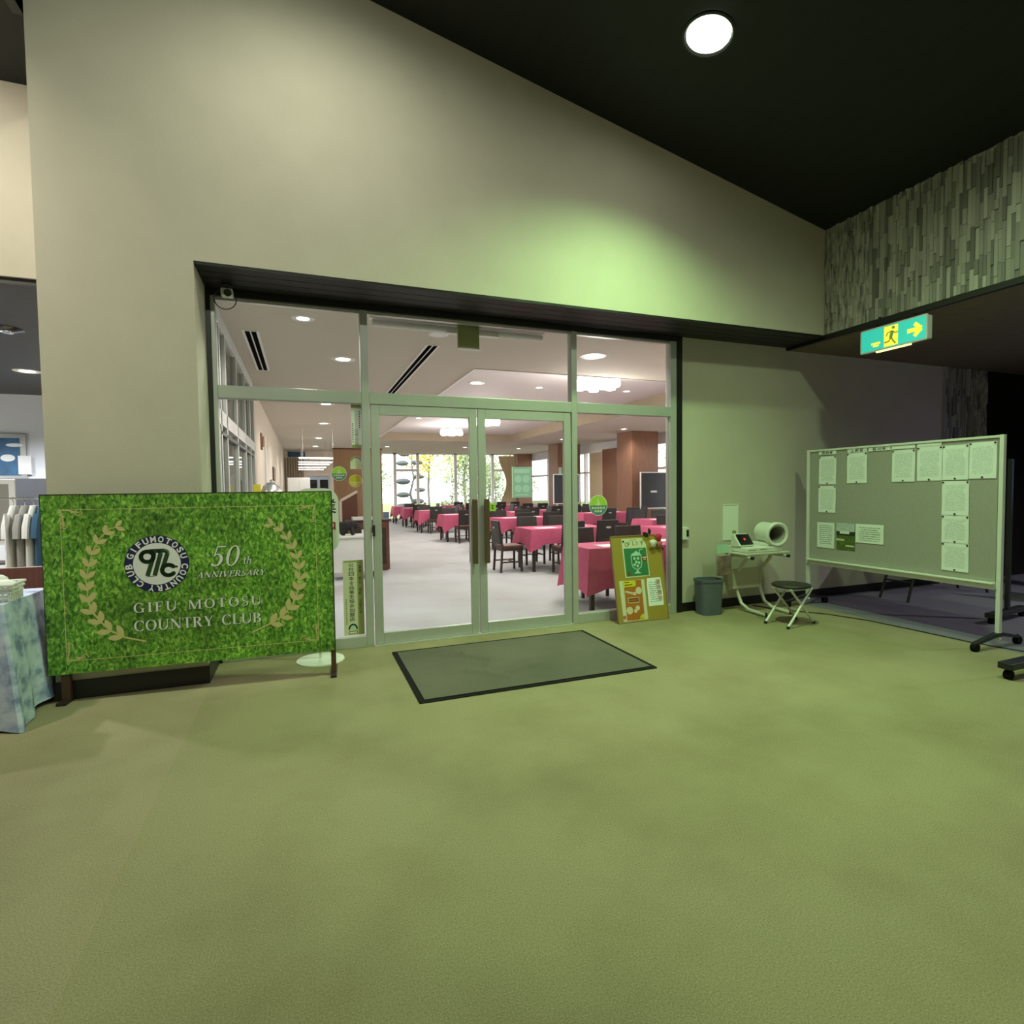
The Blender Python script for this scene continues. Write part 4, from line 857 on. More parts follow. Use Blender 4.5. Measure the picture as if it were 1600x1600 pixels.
sheet(-1.854, -2.090, 0.649, 0.918, 'print_sheet', 'lowest result sheet, just above the bottom rail')
sheet(-0.449, -0.681, 0.739, 1.047, 'print_letter', 'upright letter at the lower left of the notice board', False)
sheet(-0.948, -1.273, 0.841, 1.053, 'print_letter', 'wide notice right of the golf course photo', False)
ph = sheet(-0.710, -0.940, 0.739, 1.054, 'photo_green', 'dark green golf course photo poster low on the notice board', False, 'poster')
bx(-0.0035, -0.002, -0.115, 0.115, 0.058, 0.157).build('sky_area', 'photo_sky', ph); bx(-0.0035, -0.002, -0.115, 0.115, 0.012, 0.058).build('tree_line', 'photo_dark', ph)
bx(-0.0045, -0.003, -0.05, 0.07, 0.030, 0.060).build('club_house', 'paper_white', ph); bx(-0.0035, -0.002, 0.015, 0.115, -0.052, -0.030).build('caption_strip', 'poster_pale', ph); bx(-0.0035, -0.002, -0.11, -0.005, -0.118, -0.098).build('caption_strip', 'poster_pale', ph)
for y0, y1, z0, z1, lb, tx in ((-0.461,-0.692,1.858,1.902,'title strip above the leftmost column of result sheets','月例杯'), (-0.836,-1.071,1.860,1.902,'title strip above the second column of result sheets','土曜杯'), (-1.087,-1.333,1.862,1.902,'title strip without a sheet below it, third from left','石川杯'), (-1.344,-1.584,1.864,1.902,'glossy title strip above the middle result sheet',None), (-1.604,-1.835,1.868,1.902,'crumpled glossy title strip, rightmost of its row',None)):
    o = sheet(y0, y1, z0, z1, 'paper_white' if tx else 'gloss_paper', lb, False, 'label')
    if tx:
        w = abs(y1-y0)
        for k, ch in enumerate(tx):
            tv, tf = fit_text(ch, -0.075+k*0.055, -0.035+k*0.055, -0.016, 0.016, 0.01); flat(MB(), tv, tf, lambda u, w_: (-0.0045, -u, w_)).build('character', 'black_ink', o)

# ---- emergency exit sign hanging below the stone band
t = thing('exit_sign', 'glowing teal emergency exit sign with running figure and yellow arrow', 'exit sign', (5.80, -1.375, 3.055))
bx(0.012, 0.085, -0.345, 0.345, -0.118, 0.118).build('case', 'plastic_white', t, 0.012)
fc = MB().prism(rrect(-0.350, 0.350, -0.126, 0.126, 0.015, 4), yz, 0.0, 0.014).build('face_frame', 'plastic_white', t)
sfn = lambda e: (lambda u, w: (-e, -u, w))
polys(MB(), [rrect(-0.336, 0.336, -0.112, 0.112, 0.01, 4)], sfn(0.001)).build('face', 'emit_exit', t)
polys(MB(), [rc(-0.085, -0.105, 0.062, 0.103)], sfn(0.002)).build('doorway_symbol', 'emit_exit_yellow', t)
polys(MB(), stroke2([(-0.0,0.03),(-0.012,-0.02)], 0.034)+stroke2([(-0.012,-0.02),(-0.03,-0.055),(-0.075,-0.06)], 0.014)+stroke2([(-0.008,-0.02),(0.015,-0.06),(0.035,-0.085)], 0.015)+stroke2([(-0.005,0.045),(-0.045,0.035),(-0.06,0.005)], 0.011)+stroke2([(0.005,0.045),(0.03,0.02),(0.06,0.022)], 0.011)+[disc2(0.014, 0.078, 0.016)], sfn(0.003)).build('running_figure', 'exit_figure', t)
polys(MB(), stroke2([(0.155,-0.005),(0.285,-0.005)], 0.042, False)+stroke2([(0.225,0.058),(0.292,-0.005),(0.225,-0.068)], 0.038, False), sfn(0.002)).build('arrow', 'emit_exit_yellow', t)
polys(MB(), [rc(-0.225, -0.055, -0.125, -0.032), rc(-0.205, -0.078, -0.14, -0.06)], sfn(0.002)).build('small_print', 'emit_exit_yellow', t)
bx(0.02, 0.05, -0.17, 0.19, -0.138, -0.119).build('light_bar', 'emit_exit_bar', t, 0.004)
MB().cyl((0.05,-0.2,0.118), (0.05,-0.2,0.170), 0.012).cyl((0.05,0.2,0.118), (0.05,0.2,0.170), 0.012).build('hanger', 'plastic_black', t)

# ---- security camera under the soffit
t = thing('security_camera', 'small pale security camera with looped cable under the dark soffit', 'camera', (-0.56, -0.14, 3.252))
MB().lathe([(0.0,0.0),(0.05,0.0),(0.05,-0.012),(0.0,-0.014)], n=20, close=False).build('mount_plate', 'plastic_black', t)
MB().cyl((0,0,-0.012), (0.0,-0.005,-0.05), 0.012).build('arm', 'chrome', t)
bx(-0.045, 0.045, -0.06, 0.035, -0.105, -0.045).build('body', 'plastic_white', t, 0.008)
MB().cyl((0.01,-0.055,-0.085), (0.012,-0.092,-0.095), 0.026, 0.030).build('lens_barrel', 'plastic_black', t)
MB().tube([(-0.02+0.085*math.cos(a), 0.02, -0.115+0.085*math.sin(a)) for a in [i*2*PI/28 for i in range(28)]], 0.0045, 6, True).build('cable_loop', 'plastic_black', t)
left_fill = thing('ceiling_downlight', 'downlight in the lower dark ceiling left of the pillar', 'lamp', (-3.3, -1.5, 4.81), 0, 'round downlights in the dark lobby ceiling')  # added out-of-view fill, aimed to brighten the left header wall
MB().lathe([(0.0, -0.02), (0.15, -0.012), (0.17, -0.004)], n=28, close=False).build('lens', 'emit_lamp', left_fill, smooth=True); MB().lathe([(0.17, -0.002), (0.20, -0.002), (0.20, -0.02), (0.17, -0.014)], n=28, close=False).build('trim_ring', 'black_trim', left_fill)
spot((0, 0, -0.05), 340, (1.0, 0.94, 0.78), (0.15, 0.75, -0.75), 120, 0.8, 0.12, left_fill)
for k, (x, y) in enumerate(((9.3, -3.3), (9.3, -6.5))):  # added unseen lamps that lift the dark lounge floor and ceiling
    downlight(x, y, ZL, ['cool dim downlight in the lounge ceiling behind the notice board', 'cool dim downlight in the lounge ceiling behind the viewer'][k], 'downlights of the lounge', 0.12, 190, True, (0.90, 0.92, 1.0))

# ================================================================== PRINTS ON THE GLASS
def gplate(name, label, x0, x1, z0, z1, m_, y=0.0165, poly=None):
    mb = MB().prism(poly, xz, y-0.0008, y) if poly else bx(x0, x1, y-0.0008, y, z0, z1)
    c0 = ((x0+x1)/2, y, (z0+z1)/2)
    return tag(mb.build(name, m_, origin=c0), label, 'sticker'), c0
def gmark(o, c0, name, m_, shapes, e): polys(MB(), shapes, lambda u, w: (u-c0[0], -0.0008-e, w-c0[2])).build(name, m_, o)
def gtext(o, c0, txt, x0, x1, ztop, step, m_, e=0.0006, bold=0.008):
    for k, ch in enumerate(txt):
        if ch == ' ': continue
        z1 = ztop-k*step; tv, tf = fit_text(ch, x0, x1, z1-step*0.86, z1, bold); flat(MB(), tv, tf, lambda u, w: (u-c0[0], -0.0008-e, w-c0[2])).build('character', m_, o)
o, c0 = gplate('membership_sign', 'tall pale green membership sign with vertical lettering low on the left pane', 0.325, 0.515, 0.115, 0.838, 'poster_pale')
gmark(o, c0, 'side_band', 'poster_olive', [rc(0.455, 0.118, 0.512, 0.835)], 0.0004); gmark(o, c0, 'top_band', 'poster_olive', [rc(0.335, 0.818, 0.455, 0.834)], 0.0004)
gtext(o, c0, '公社日本食品衛生協会加盟店', 0.378, 0.425, 0.812, 0.0435, 'black_ink')
gtext(o, c0, '清潔 安心 信頼 食品の店', 0.468, 0.495, 0.785, 0.036, 'black_ink', 0.0008); gmark(o, c0, 'small_print', 'poster_olive', [rc(0.343, 0.455-k*0.021, 0.357, 0.468-k*0.021) for k in range(12)], 0.0005)
gmark(o, c0, 'arch_mark', 'sticker_blue', stroke2(arc2(0.408, 0.175, 0.036, 0.045, 0, 180, 14), 0.014), 0.0005); gmark(o, c0, 'arch_drop', 'poster_mint', [disc2(0.408, 0.19, 0.018, 0.03)], 0.0005); gmark(o, c0, 'red_plate', 'poster_brown', stroke2([(0.37,0.128),(0.446,0.128),(0.446,0.155),(0.37,0.155),(0.37,0.128)], 0.006, False), 0.0006)
o, c0 = gplate('holiday_sign', 'narrow vertical notice at the top right of the left pane', 0.437, 0.527, 1.905, 2.312, 'paper_white')
gmark(o, c0, 'end_band', 'poster_olive', [rc(0.437, 2.278, 0.527, 2.311), rc(0.437, 1.906, 0.527, 1.935)], 0.0004); gtext(o, c0, '日曜の店', 0.468, 0.497, 2.08, 0.038, 'poster_olive')
gmark(o, c0, 'side_marks', 'black_ink', [disc2(0.512, 2.245-k*0.021, 0.006, n=8) for k in range(8)] + [disc2(0.449, 2.13-k*0.021, 0.006, n=8) for k in range(9)], 0.0006)
def badge(label, x, z, r, top, bottom, figure=True, y=0.0165):
    o, c0 = gplate('round_sticker', label, x-r, x+r, z-r, z+r, 'paper_white', y, disc2(x, z, r, n=36))
    gmark(o, c0, 'upper_half', top, [arc2(x, z, r*0.95, r*0.95, 0, 180, 20)], 0.0004); gmark(o, c0, 'lower_half', bottom, [arc2(x, z, r*0.95, r*0.95, 180, 360, 20)], 0.0004)
    if figure: gmark(o, c0, 'figure', 'poster_pale', [[(x-r*0.3, z), (x-r*0.12, z+r*0.3), (x-r*0.18, z+r*0.8), (x-r*0.04, z+r*0.35), (x+r*0.04, z+r*0.8), (x+r*0.12, z+r*0.3), (x+r*0.3, z)]], 0.0007)
    gmark(o, c0, 'caption', 'poster_pale', [rc(x-r*0.72+k*r*0.3, z-r*0.34, x-r*0.5+k*r*0.3, z-r*0.14) for k in range(5)] + [rc(x-r*0.42+k*r*0.3, z-r*0.66, x-r*0.2+k*r*0.3, z-r*0.46) for k in range(3)], 0.0007)
badge('green and blue round sticker on the left pane', 0.315, 1.662, 0.068, 'sticker_lime', 'sticker_blue')
badge('yellow orange round sticker beside the door mullion', 0.462, 1.592, 0.060, 'sticker_orange', 'sticker_orange', False)
badge('large green and blue round sticker on the right pane', 3.085, 1.300, 0.115, 'sticker_lime', 'sticker_blue')
o, c0 = gplate('arch_sticker', 'pale arch-shaped sticker above the yellow round one', 0.418, 0.528, 1.705, 1.825, 'poster_pale', 0.0165, [(0.418,1.705),(0.528,1.705)] + arc2(0.473, 1.765, 0.055, 0.06, 0, 180, 14)); gmark(o, c0, 'arch_line', 'sticker_blue', stroke2(arc2(0.473, 1.77, 0.046, 0.045, 20, 160, 12), 0.008), 0.0005)
o, c0 = gplate('teal_poster', 'teal poster with four round drawings on the right door leaf', 2.045, 2.268, 1.405, 1.728, 'teal_print', -0.0036)
gmark(o, c0, 'round_drawing', 'teal_light', [disc2(2.115, 1.60, 0.040), disc2(2.205, 1.60, 0.040), disc2(2.115, 1.50, 0.040), disc2(2.205, 1.50, 0.040)], 0.0004); gmark(o, c0, 'heading', 'teal_light', [rc(2.07, 1.665, 2.245, 1.705), rc(2.08, 1.425, 2.23, 1.44)], 0.0004); gmark(o, c0, 'white_edge', 'paper_white', [rc(2.045, 1.405, 2.054, 1.728)], 0.0005)
o, c0 = gplate('push_sticker', 'small lime square sticker beside the right door handle', 1.79, 1.862, 1.27, 1.352, 'sticker_lime', -0.0036); gmark(o, c0, 'word_mark', 'leaf_dark', stroke2([(1.808,1.325),(1.845,1.325)], 0.007, False)+stroke2([(1.826,1.335),(1.826,1.285)], 0.007, False)+stroke2([(1.81,1.305),(1.842,1.295)], 0.006, False), 0.0005)

# ================================================================== RESTAURANT FITTINGS
t = thing('hanging_sign', 'olive back of a hanging sign box above the double doors', 'sign', (1.645, 0.17, 3.26))
bx(-0.115, 0.115, -0.02, 0.02, -0.30, -0.04).build('case', 'poster_olive', t, 0.006); bx(-0.115, 0.115, -0.035, 0.02, -0.31, -0.30).build('lower_lip', 'white_paint', t); MB().cyl((0,0,-0.04), (0,0,0.0), 0.012).build('hanger', 'silver', t)
t = thing('roll_screen', 'rolled-up screen housing behind the upper centre pane', 'roller blind', (1.68, 0.28, 3.14))
MB().cyl((-1.0, 0, 0.03), (0.85, 0, 0.03), 0.035).build('roller', 'white_paint', t); bx(-1.02, 0.87, -0.04, 0.04, 0.07, 0.118).build('cassette', 'white_paint', t); bx(-0.25, 0.33, -0.045, 0.02, -0.012, 0.03).build('motor_box', 'white_paint', t, 0.006)
def diffuser(x, y0, y1, label, n=2):
    t = thing('slot_diffuser', label, 'air vent', (x, (y0+y1)/2, ZR), 0, 'slot diffusers in the restaurant ceiling'); h = (y1-y0)/2
    bx(-0.085, 0.085, -h, h, -0.008, -0.0005).build('frame', 'white_paint', t)
    for k in range(n): bx(-0.058+k*0.066, -0.008+k*0.066, -h+0.02, h-0.02, -0.0095, -0.0078).build('slot', 'slot_black', t)
diffuser(1.52, 1.25, 6.2, 'long double slot vent running away from the doors'); diffuser(-0.50, 1.27, 3.36, 'short double slot vent near the glazed partition')
# timber screen, till desk, white trolley and the bear
t = thing('timber_screen', 'brown timber screen wall behind the till', 'partition', (1.03, 6.0, 0)); bx(-0.47, 0.47, 0, 0.09, 0, 2.32).build('panel', 'wood_panel', t, 0.006); bx(-0.48, 0.48, -0.01, 0.10, 2.32, 2.35).build('top_cap', 'wood_red', t, 0.004)
t = thing('till_desk', 'dark wooden till desk before the timber screen', 'desk', (1.12, 5.25, 0)); bx(-0.36, 0.36, -0.22, 0.22, 0.02, 0.92).build('body', 'wood_red', t); bx(-0.40, 0.40, -0.25, 0.25, 0.92, 0.955).build('desk_top', 'wood_dark', t, 0.006); bx(-0.30, 0.30, -0.226, -0.22, 0.12, 0.80).build('front_panel', 'wood_dark', t)
t = thing('till_tray', 'white tray lying on the dark till desk', 'tray', (1.05, 5.2, 0.956)); bx(-0.22, 0.22, -0.15, 0.15, 0.0, 0.012).build('base', 'white_paint', t); MB().box(-0.22, 0.22, -0.15, -0.14, 0.012, 0.05).box(-0.22, 0.22, 0.14, 0.15, 0.012, 0.05).box(-0.22, -0.21, -0.14, 0.14, 0.012, 0.05).box(0.21, 0.22, -0.14, 0.14, 0.012, 0.05).build('rim', 'white_paint', t)
t = thing('menu_display', 'sloping brown menu display with pale edge left of the till', 'display', (0.66, 5.55, 0)); pf = [(0,0.80),(0,1.30),(0.30,1.47),(0.30,0.80)]
MB().prism(pf, xz, 0, 0.06).build('board', 'wood_red', t); bx(0.02, 0.28, 0.0, 0.06, 0.0, 0.80).build('pedestal', 'wood_dark', t); polys(MB(), stroke2([(-0.012,0.80),(-0.012,1.31),(0.30,1.485)], 0.05, False), lambda u, w: (u, -0.012, w)).build('edge_trim', 'plaster_cream', t)
t = thing('white_trolley', 'white wheeled counter trolley inside the left pane', 'trolley', (0.72, 4.35, 0)); bx(-0.42, 0.48, -0.22, 0.22, 0.13, 0.70).build('body', 'white_paint', t, 0.01); bx(-0.45, 0.51, -0.25, 0.25, 0.70, 0.745).build('worktop', 'plastic_white', t, 0.012); bx(-0.34, -0.20, -0.235, -0.22, 0.63, 0.66).build('handle', 'metal_dark', t, 0.005)
for sx in (-0.34, 0.40):
    for sy in (-0.16, 0.16): MB().cyl((sx, sy-0.02, 0.05), (sx, sy+0.02, 0.05), 0.05, n=16).cyl((sx, sy, 0.09), (sx, sy, 0.13), 0.015).build('castor', 'rubber_black', t, smooth=True)
bear = MB(); bear.ell((0.0,0,0.155), (0.135,0.075,0.085)).ell((0.10,0,0.165), (0.08,0.065,0.075)).ell((-0.09,0,0.15), (0.085,0.075,0.085)).ell((0.185,0,0.150), (0.062,0.05,0.052)).ell((0.235,0,0.130), (0.035,0.026,0.024)).ell((0.165,0.038,0.20), (0.018,0.012,0.02)).ell((0.165,-0.038,0.20), (0.018,0.012,0.02))
for x, y in ((0.10,0.045),(0.085,-0.045),(-0.10,0.05),(-0.085,-0.05)): bear.cyl((x, y, 0.14), (x+0.012, y, 0.022), 0.040, 0.028, 12).ell((x+0.025, y, 0.018), (0.040, 0.028, 0.020))
o = tag(bear.build('bear_figurine', 'bear_fur', smooth=True), 'black bear figurine standing on the white trolley', 'figurine'); o.location = (0.66, 4.28, 0.746); o.scale = (0.88, 0.88, 1.0)
rm = o.modifiers.new('remesh', 'REMESH'); rm.mode = 'VOXEL'; rm.voxel_size = 0.010; rm.use_smooth_shade = True; sm_ = o.modifiers.new('smooth', 'SMOOTH'); sm_.iterations = 4; sm_.factor = 0.6
o = tag(MB().box(-0.03, 0.03, -0.09, -0.085, 0, 0.10).prism([(-0.03,0.10),(0.03,0.10),(0.10,0.02),(0.085,0.015)], xz, -0.09, -0.085).build('price_card', 'white_paint'), 'small folded white card beside the bear figurine', 'card'); o.location = (0.93, 4.28, 0.7455)
# left cream wall: things on and along it
t = thing('wall_sconce', 'slim brown wall sconce on the cream restaurant wall', 'lamp', (RX0, 6.4, 2.48)); bx(0.0, 0.03, -0.12, 0.12, -0.16, 0.16).build('plate', 'wood_column', t, 0.01); MB().cyl((0.06,0,-0.10), (0.06,0,0.10), 0.035).build('shade', 'plaster_cream', t)
t = thing('wall_panel', 'tall white framed panel on the cream wall', 'picture', (RX0, 7.8, 2.1)); bx(0, 0.025, -0.30, 0.30, -0.45, 0.35).build('frame', 'white_paint', t, 0.006); bx(0.025, 0.028, -0.26, 0.26, -0.41, 0.31).build('sheet', 'paper_white', t)
t = thing('dark_picture', 'small dark framed picture far along the cream wall', 'picture', (RX0, 10.9, 1.98)); bx(0, 0.03, -0.5, 0.5, -0.18, 0.18).build('frame', 'wood_dark', t, 0.006); bx(0.03, 0.033, -0.44, 0.44, -0.13, 0.13).build('canvas', 'wood_column', t)
t = thing('display_cabinet', 'low dark cabinet inside the left pane behind the banner', 'cabinet', (-0.34, 3.1, 0)); bx(-0.30, 0.42, -0.5, 0.5, 0, 1.43).build('body', 'wood_dark', t); bx(-0.32, 0.44, -0.52, 0.52, 1.43, 1.46).build('cabinet_top', 'wood_dark', t, 0.005)
t = thing('serving_dome', 'silver domed food cover tilted on the dark cabinet', 'food cover', (-0.42, 2.95, 1.461)); prof = [(0.14, 0.0), (0.145, 0.012), (0.13, 0.06), (0.10, 0.12), (0.05, 0.165), (0.0, 0.175)]
MB().lathe(prof, n=28, close=False).build('cover', 'silver', t, smooth=True); MB().lathe([(0.0, 0.172), (0.012, 0.18), (0.02, 0.20), (0.0, 0.212)], n=14, close=False).build('knob', 'silver', t, smooth=True); MB().lathe([(0.16, 0.0), (0.165, 0.008), (0.0, 0.010)], n=28, close=False).build('plate', 'chrome', t)
o = tag(bx(-0.045, 0.045, -0.03, 0.03, 0, 0.14).build('yellow_box', 'poster_yellow', bevel=0.004), 'small yellow box beside the silver dome', 'box'); o.location = (-0.60, 2.9, 1.461)
# linear lamps receding over the far left corner
for i, y in enumerate((11.0, 13.2, 14.9, 17.3, 19.6)):
    t = thing('linear_lamp', ['nearest', 'second', 'third', 'fourth', 'farthest'][i]+' bright linear lamp of the row at the far left', 'lamp', (0.40-0.02*i, y, 2.42), 0, 'linear lamps over the far left corner')
    bx(-0.50, 0.50, -0.05, 0.05, -0.012, 0.012).build('diffuser', 'emit_globe', t, 0.004); bx(-0.52, 0.52, -0.06, 0.06, 0.012, 0.03).build('housing', 'white_paint', t)
    for x in (-0.4, 0.4): MB().cyl((x, 0, 0.03), (x, 0, ZR-2.42), 0.006, n=6).build('suspension_rod', 'silver', t)
def curtain(label, p0, p1, z0, z1, m_, folds=9, gather=0.0, normal=(0,-1)):
    L_ = math.hypot(p1[0]-p0[0], p1[1]-p0[1]); n = folds*8; v_ = []; lv_ = 10
    for l in range(lv_+1):
        t_ = l/lv_; z = z1+(z0-z1)*t_; g = 1-gather*math.sin(PI*min(1, t_*1.15))**2
        for i in range(n+1):
            f = i/n; ff = 1-(1-f)*g; a = 0.05*math.sin(f*folds*2*PI)*(0.6+0.4*t_)
            v_.append((p0[0]+(p1[0]-p0[0])*ff+normal[0]*(a+0.07), p0[1]+(p1[1]-p0[1])*ff+normal[1]*(a+0.07), z))
    mb = MB().add(v_, [(l*(n+1)+i, l*(n+1)+i+1, (l+1)*(n+1)+i+1, (l+1)*(n+1)+i) for l in range(lv_) for i in range(n)])
    return tag(mb.build('curtain', m_, smooth=True, origin=(p0[0], p0[1], z0)), label, 'curtain', 'restaurant curtains')
curtain('cream curtain tied back left of the corner column', (9.2, 20.85), (10.15, 20.85), 0.01, 3.16, 'curtain_cream', 9, 0.45)
curtain('grey brown curtain at the far left corner', (-0.72, 20.30), (0.02, 20.30), 0.01, 2.95, 'curtain_grey', 7, 0.0)
curtain('cream curtain on the window side left of the slim pilaster', (10.85, 13.2), (10.85, 14.2), 0.01, 2.88, 'curtain_cream', 8, 0.0, (-1, 0))
curtain('cream curtain on the window side right of the big column', (10.85, 7.2), (10.85, 8.4), 0.01, 2.88, 'curtain_cream', 9, 0.0, (-1, 0))
curtain('cream curtain near the far corner on the window side', (10.85, 16.7), (10.85, 17.6), 0.01, 2.88, 'curtain_cream', 7, 0.0, (-1, 0))
tag(bx(-0.60, 0.10, 20.28, 20.35, 3.0, 3.22).build('valance', 'fabric_blue', origin=(-0.25, 20.31, 3.0)), 'short blue valance above the grey brown curtain', 'valance')
def mobile_board(label, x, y, w, z0, z1, rz=0.0):
    t = thing('mobile_blackboard', label, 'blackboard', (x, y, 0), rz, 'blackboards in white frames'); h = w/2
    bx(-h, h, 0, 0.03, z0, z1).build('slate', 'blackboard', t)
    for a in ((-h-0.03, -h, z0-0.03, z1+0.03), (h, h+0.03, z0-0.03, z1+0.03)): bx(a[0], a[1], -0.01, 0.04, a[2], a[3]).build('frame_side', 'white_paint', t, 0.004)
    for a in ((z0-0.03, z0), (z1, z1+0.03)): bx(-h, h, -0.01, 0.04, *a).build('frame_rail', 'white_paint', t, 0.004)
    for s in (-1, 1): bx(s*(h-0.12)-0.018, s*(h-0.12)+0.018, 0.0, 0.03, 0.05, z0-0.03).build('leg', 'white_paint', t); bx(s*(h-0.12)-0.02, s*(h-0.12)+0.02, -0.25, 0.25, 0, 0.05).build('foot', 'white_paint', t, 0.01)
    return t
b1 = mobile_board('black panel in a white frame beside the big column', 10.15, 8.9, 1.0, 0.86, 1.93); bx(-0.16, 0.06, -0.012, 0.0, 1.33, 1.385).build('white_label', 'paper_white', b1)
mobile_board('black panel half hidden by the right door jamb', 9.0, 12.7, 1.0, 0.95, 1.98)
t = thing('service_door', 'pale blue double service door at the far left', 'door', (0.62, 20.34, 0))
for k in range(2): d_ = bx(-0.45+k*0.46, -0.01+k*0.46, -0.04, 0, 0.02, 2.15).build('door_leaf', 'painting_pale', t, 0.006); bx(-0.40+k*0.46, -0.06+k*0.46, -0.045, -0.04, 1.2, 2.0).build('vision_panel', 'screen', d_)
t = thing('white_cabinet', 'white tall cabinet at the far left end of the room', 'cabinet', (-0.10, 18.6, 0)); bx(-0.5, 0.35, -0.3, 0.3, 0, 2.05).build('body', 'white_paint', t, 0.01)
for k in range(2): bx(-0.48+k*0.42, -0.08+k*0.42, -0.315, -0.30, 0.1, 2.0).build('door', 'white_paint', t, 0.004)
# ---- tables with pink cloths and dark chairs
TZ = 0.765
chair_src = None
def make_chair():
    t = thing('dining_chair', 'x', 'chair', (0,0,0))
    bx(-0.215, 0.215, -0.20, 0.22, 0.435, 0.485).build('seat', 'leather_brown', t, 0.018); bx(-0.21, 0.21, -0.195, 0.21, 0.385, 0.435).build('seat_rail', 'wood_dark', t)
    # front of the chair faces +y; the back stands at -y
    v_ = [(-0.215, -0.20), (0.215, -0.20)]
    MB().prism([(-0.225,0.50),(-0.175,0.50),(-0.235,0.93),(-0.27,0.93)], lambda a, b, x: (x, a, b), -0.215, 0.215).build('backrest', 'leather_dark', t, 0.012)
    MB().prism(disc2(0, 0, 0.05, 0.018, 16), lambda a, b, s: (a, -0.262-0.02+s+0.0, 0.80+b), 0, 0.012).build('back_inlay', 'silver', t)
    for sx in (-1, 1):
        MB().prism([(-0.20,0.50),(-0.165,0.50),(-0.20,0.0),(-0.235,0.0)], lambda a, b, x: (x, a, b), sx*0.195-0.018, sx*0.195+0.018).build('leg', 'wood_dark', t)
        bx(sx*0.19-0.018, sx*0.19+0.018, 0.165, 0.20, 0, 0.39).build('leg', 'wood_dark', t); bx(sx*0.19-0.01, sx*0.19+0.01, -0.19, 0.17, 0.17, 0.195).build('side_stretcher', 'wood_dark', t)
    bx(-0.18, 0.18, 0.0, 0.02, 0.18, 0.20).build('cross_stretcher', 'wood_dark', t)
    return t
CH = make_chair(); used = [False]
def chair(x, y, rz, label):
    o = CH if not used[0] else copy_tree(CH); used[0] = True
    o.location = (x, y, 0); o.rotation_euler = (0, 0, rz); tag(o, label, 'chair', 'dark dining chairs of the restaurant'); return o
matme = MB().box(-0.19, 0.19, -0.13, 0.13, 0, 0.004).mesh('paper_place_mat', 'white_cloth'); napme = MB().prism([(-0.05,0),(0.05,0),(0.0,0.09)], xz, -0.04, 0.04).mesh('napkin', 'white_cloth')
def table(x0, x1, y0, y1, desc, chairs='', drop=0.27, mats=2, seed=0, corner=0.5):
    w, d = x1-x0, y1-y0; cx_, cy_ = (x0+x1)/2, (y0+y1)/2
    t = thing('dining_table', 'dark-legged pink-clothed table, '+desc, 'table', (cx_, cy_, 0), 0, 'dining tables of the restaurant')
    bx(-w/2, w/2, -d/2, d/2, TZ-0.03, TZ).build('table_top', 'wood_dark', t)
    for sx in (-1, 1):
        for sy in (-1, 1): bx(sx*(w/2-0.06)-0.025, sx*(w/2-0.06)+0.025, sy*(d/2-0.06)-0.025, sy*(d/2-0.06)+0.025, 0, TZ-0.03).build('leg', 'wood_dark', t)
    o = tag(cloth(w+0.012, d+0.012, drop, 0.035, 0.014, corner, 72, 5, seed).build('tablecloth', 'cloth_pink', smooth=True), 'deep pink cloth on the table '+desc, 'tablecloth', 'pink tablecloths'); o.location = (cx_, cy_, TZ+0.003)
    for k in range(mats):
        q_ = tag(inst('paper_place_mat', matme, None, (cx_-w*0.25+k*w*0.5, cy_-d*0.18*(1 if k % 2 == 0 else -1), TZ+0.0045), (0,0,0)), ('left' if k == 0 else 'right')+' white paper mat on the table '+desc, 'place mat', 'white mats on the pink cloths')
    for ch in chairs.split():
        s, f = ch[0], float(ch[1:]) if len(ch) > 1 else 0.5; n_ = {'f': 'door side', 'b': 'far side', 'l': 'left end', 'r': 'right end'}[s]
        wh = '' if f == 0.5 else ('left ' if f < 0.5 else 'right ')
        if s == 'f': chair(x0+w*f, y0-0.30, 0, wh+'dark chair, door side of table '+desc)
        if s == 'b': chair(x0+w*f, y1+0.30, PI, wh+'dark chair, far side of table '+desc)
        if s == 'l': chair(x0-0.30, cy_, -PI/2, 'dark chair, left end of table '+desc)
        if s == 'r': chair(x1+0.30, cy_, PI/2, 'dark chair, right end of table '+desc)
table(3.17, 4.95, 0.38, 1.08, 'right behind the menu board', 'b0.3 b0.75', 0.48, 2, 1, 0.18)
table(3.77, 5.30, 3.58, 4.38, 'second along the aisle from the glass', 'f0.36 f0.8 b0.3 b0.75 l', 0.27, 2, 2)
table(4.45, 5.95, 7.2, 8.0, 'third from the glass near the aisle', 'f0.3 f0.75 b0.3 b0.75 l', 0.27, 2, 3)
for k, (y0, y1, ds) in enumerate(((9.80, 10.7, 'fourth along the aisle from the glass'), (13.5, 14.35, 'fifth along the aisle from the glass'), (16.6, 17.45, 'sixth along the aisle from the glass'), (19.2, 20.0, 'last along the aisle before the far windows'))):
    table(3.74, 4.64, y0, y1, ds, 'r f b' if k < 3 else 'r', 0.34, 1, 10+k)
for k, (x0, y0, ds) in enumerate(((6.0, 10.4, 'nearest of the middle row in the left door'), (6.0, 13.8, 'second of the middle row'), (6.0, 17.0, 'third of the middle row'), (6.1, 19.3, 'last of the middle row by the windows'))):
    table(x0, x0+0.9, y0, y0+0.85, ds, 'f l r' if k < 2 else 'f r', 0.30, 1, 20+k)
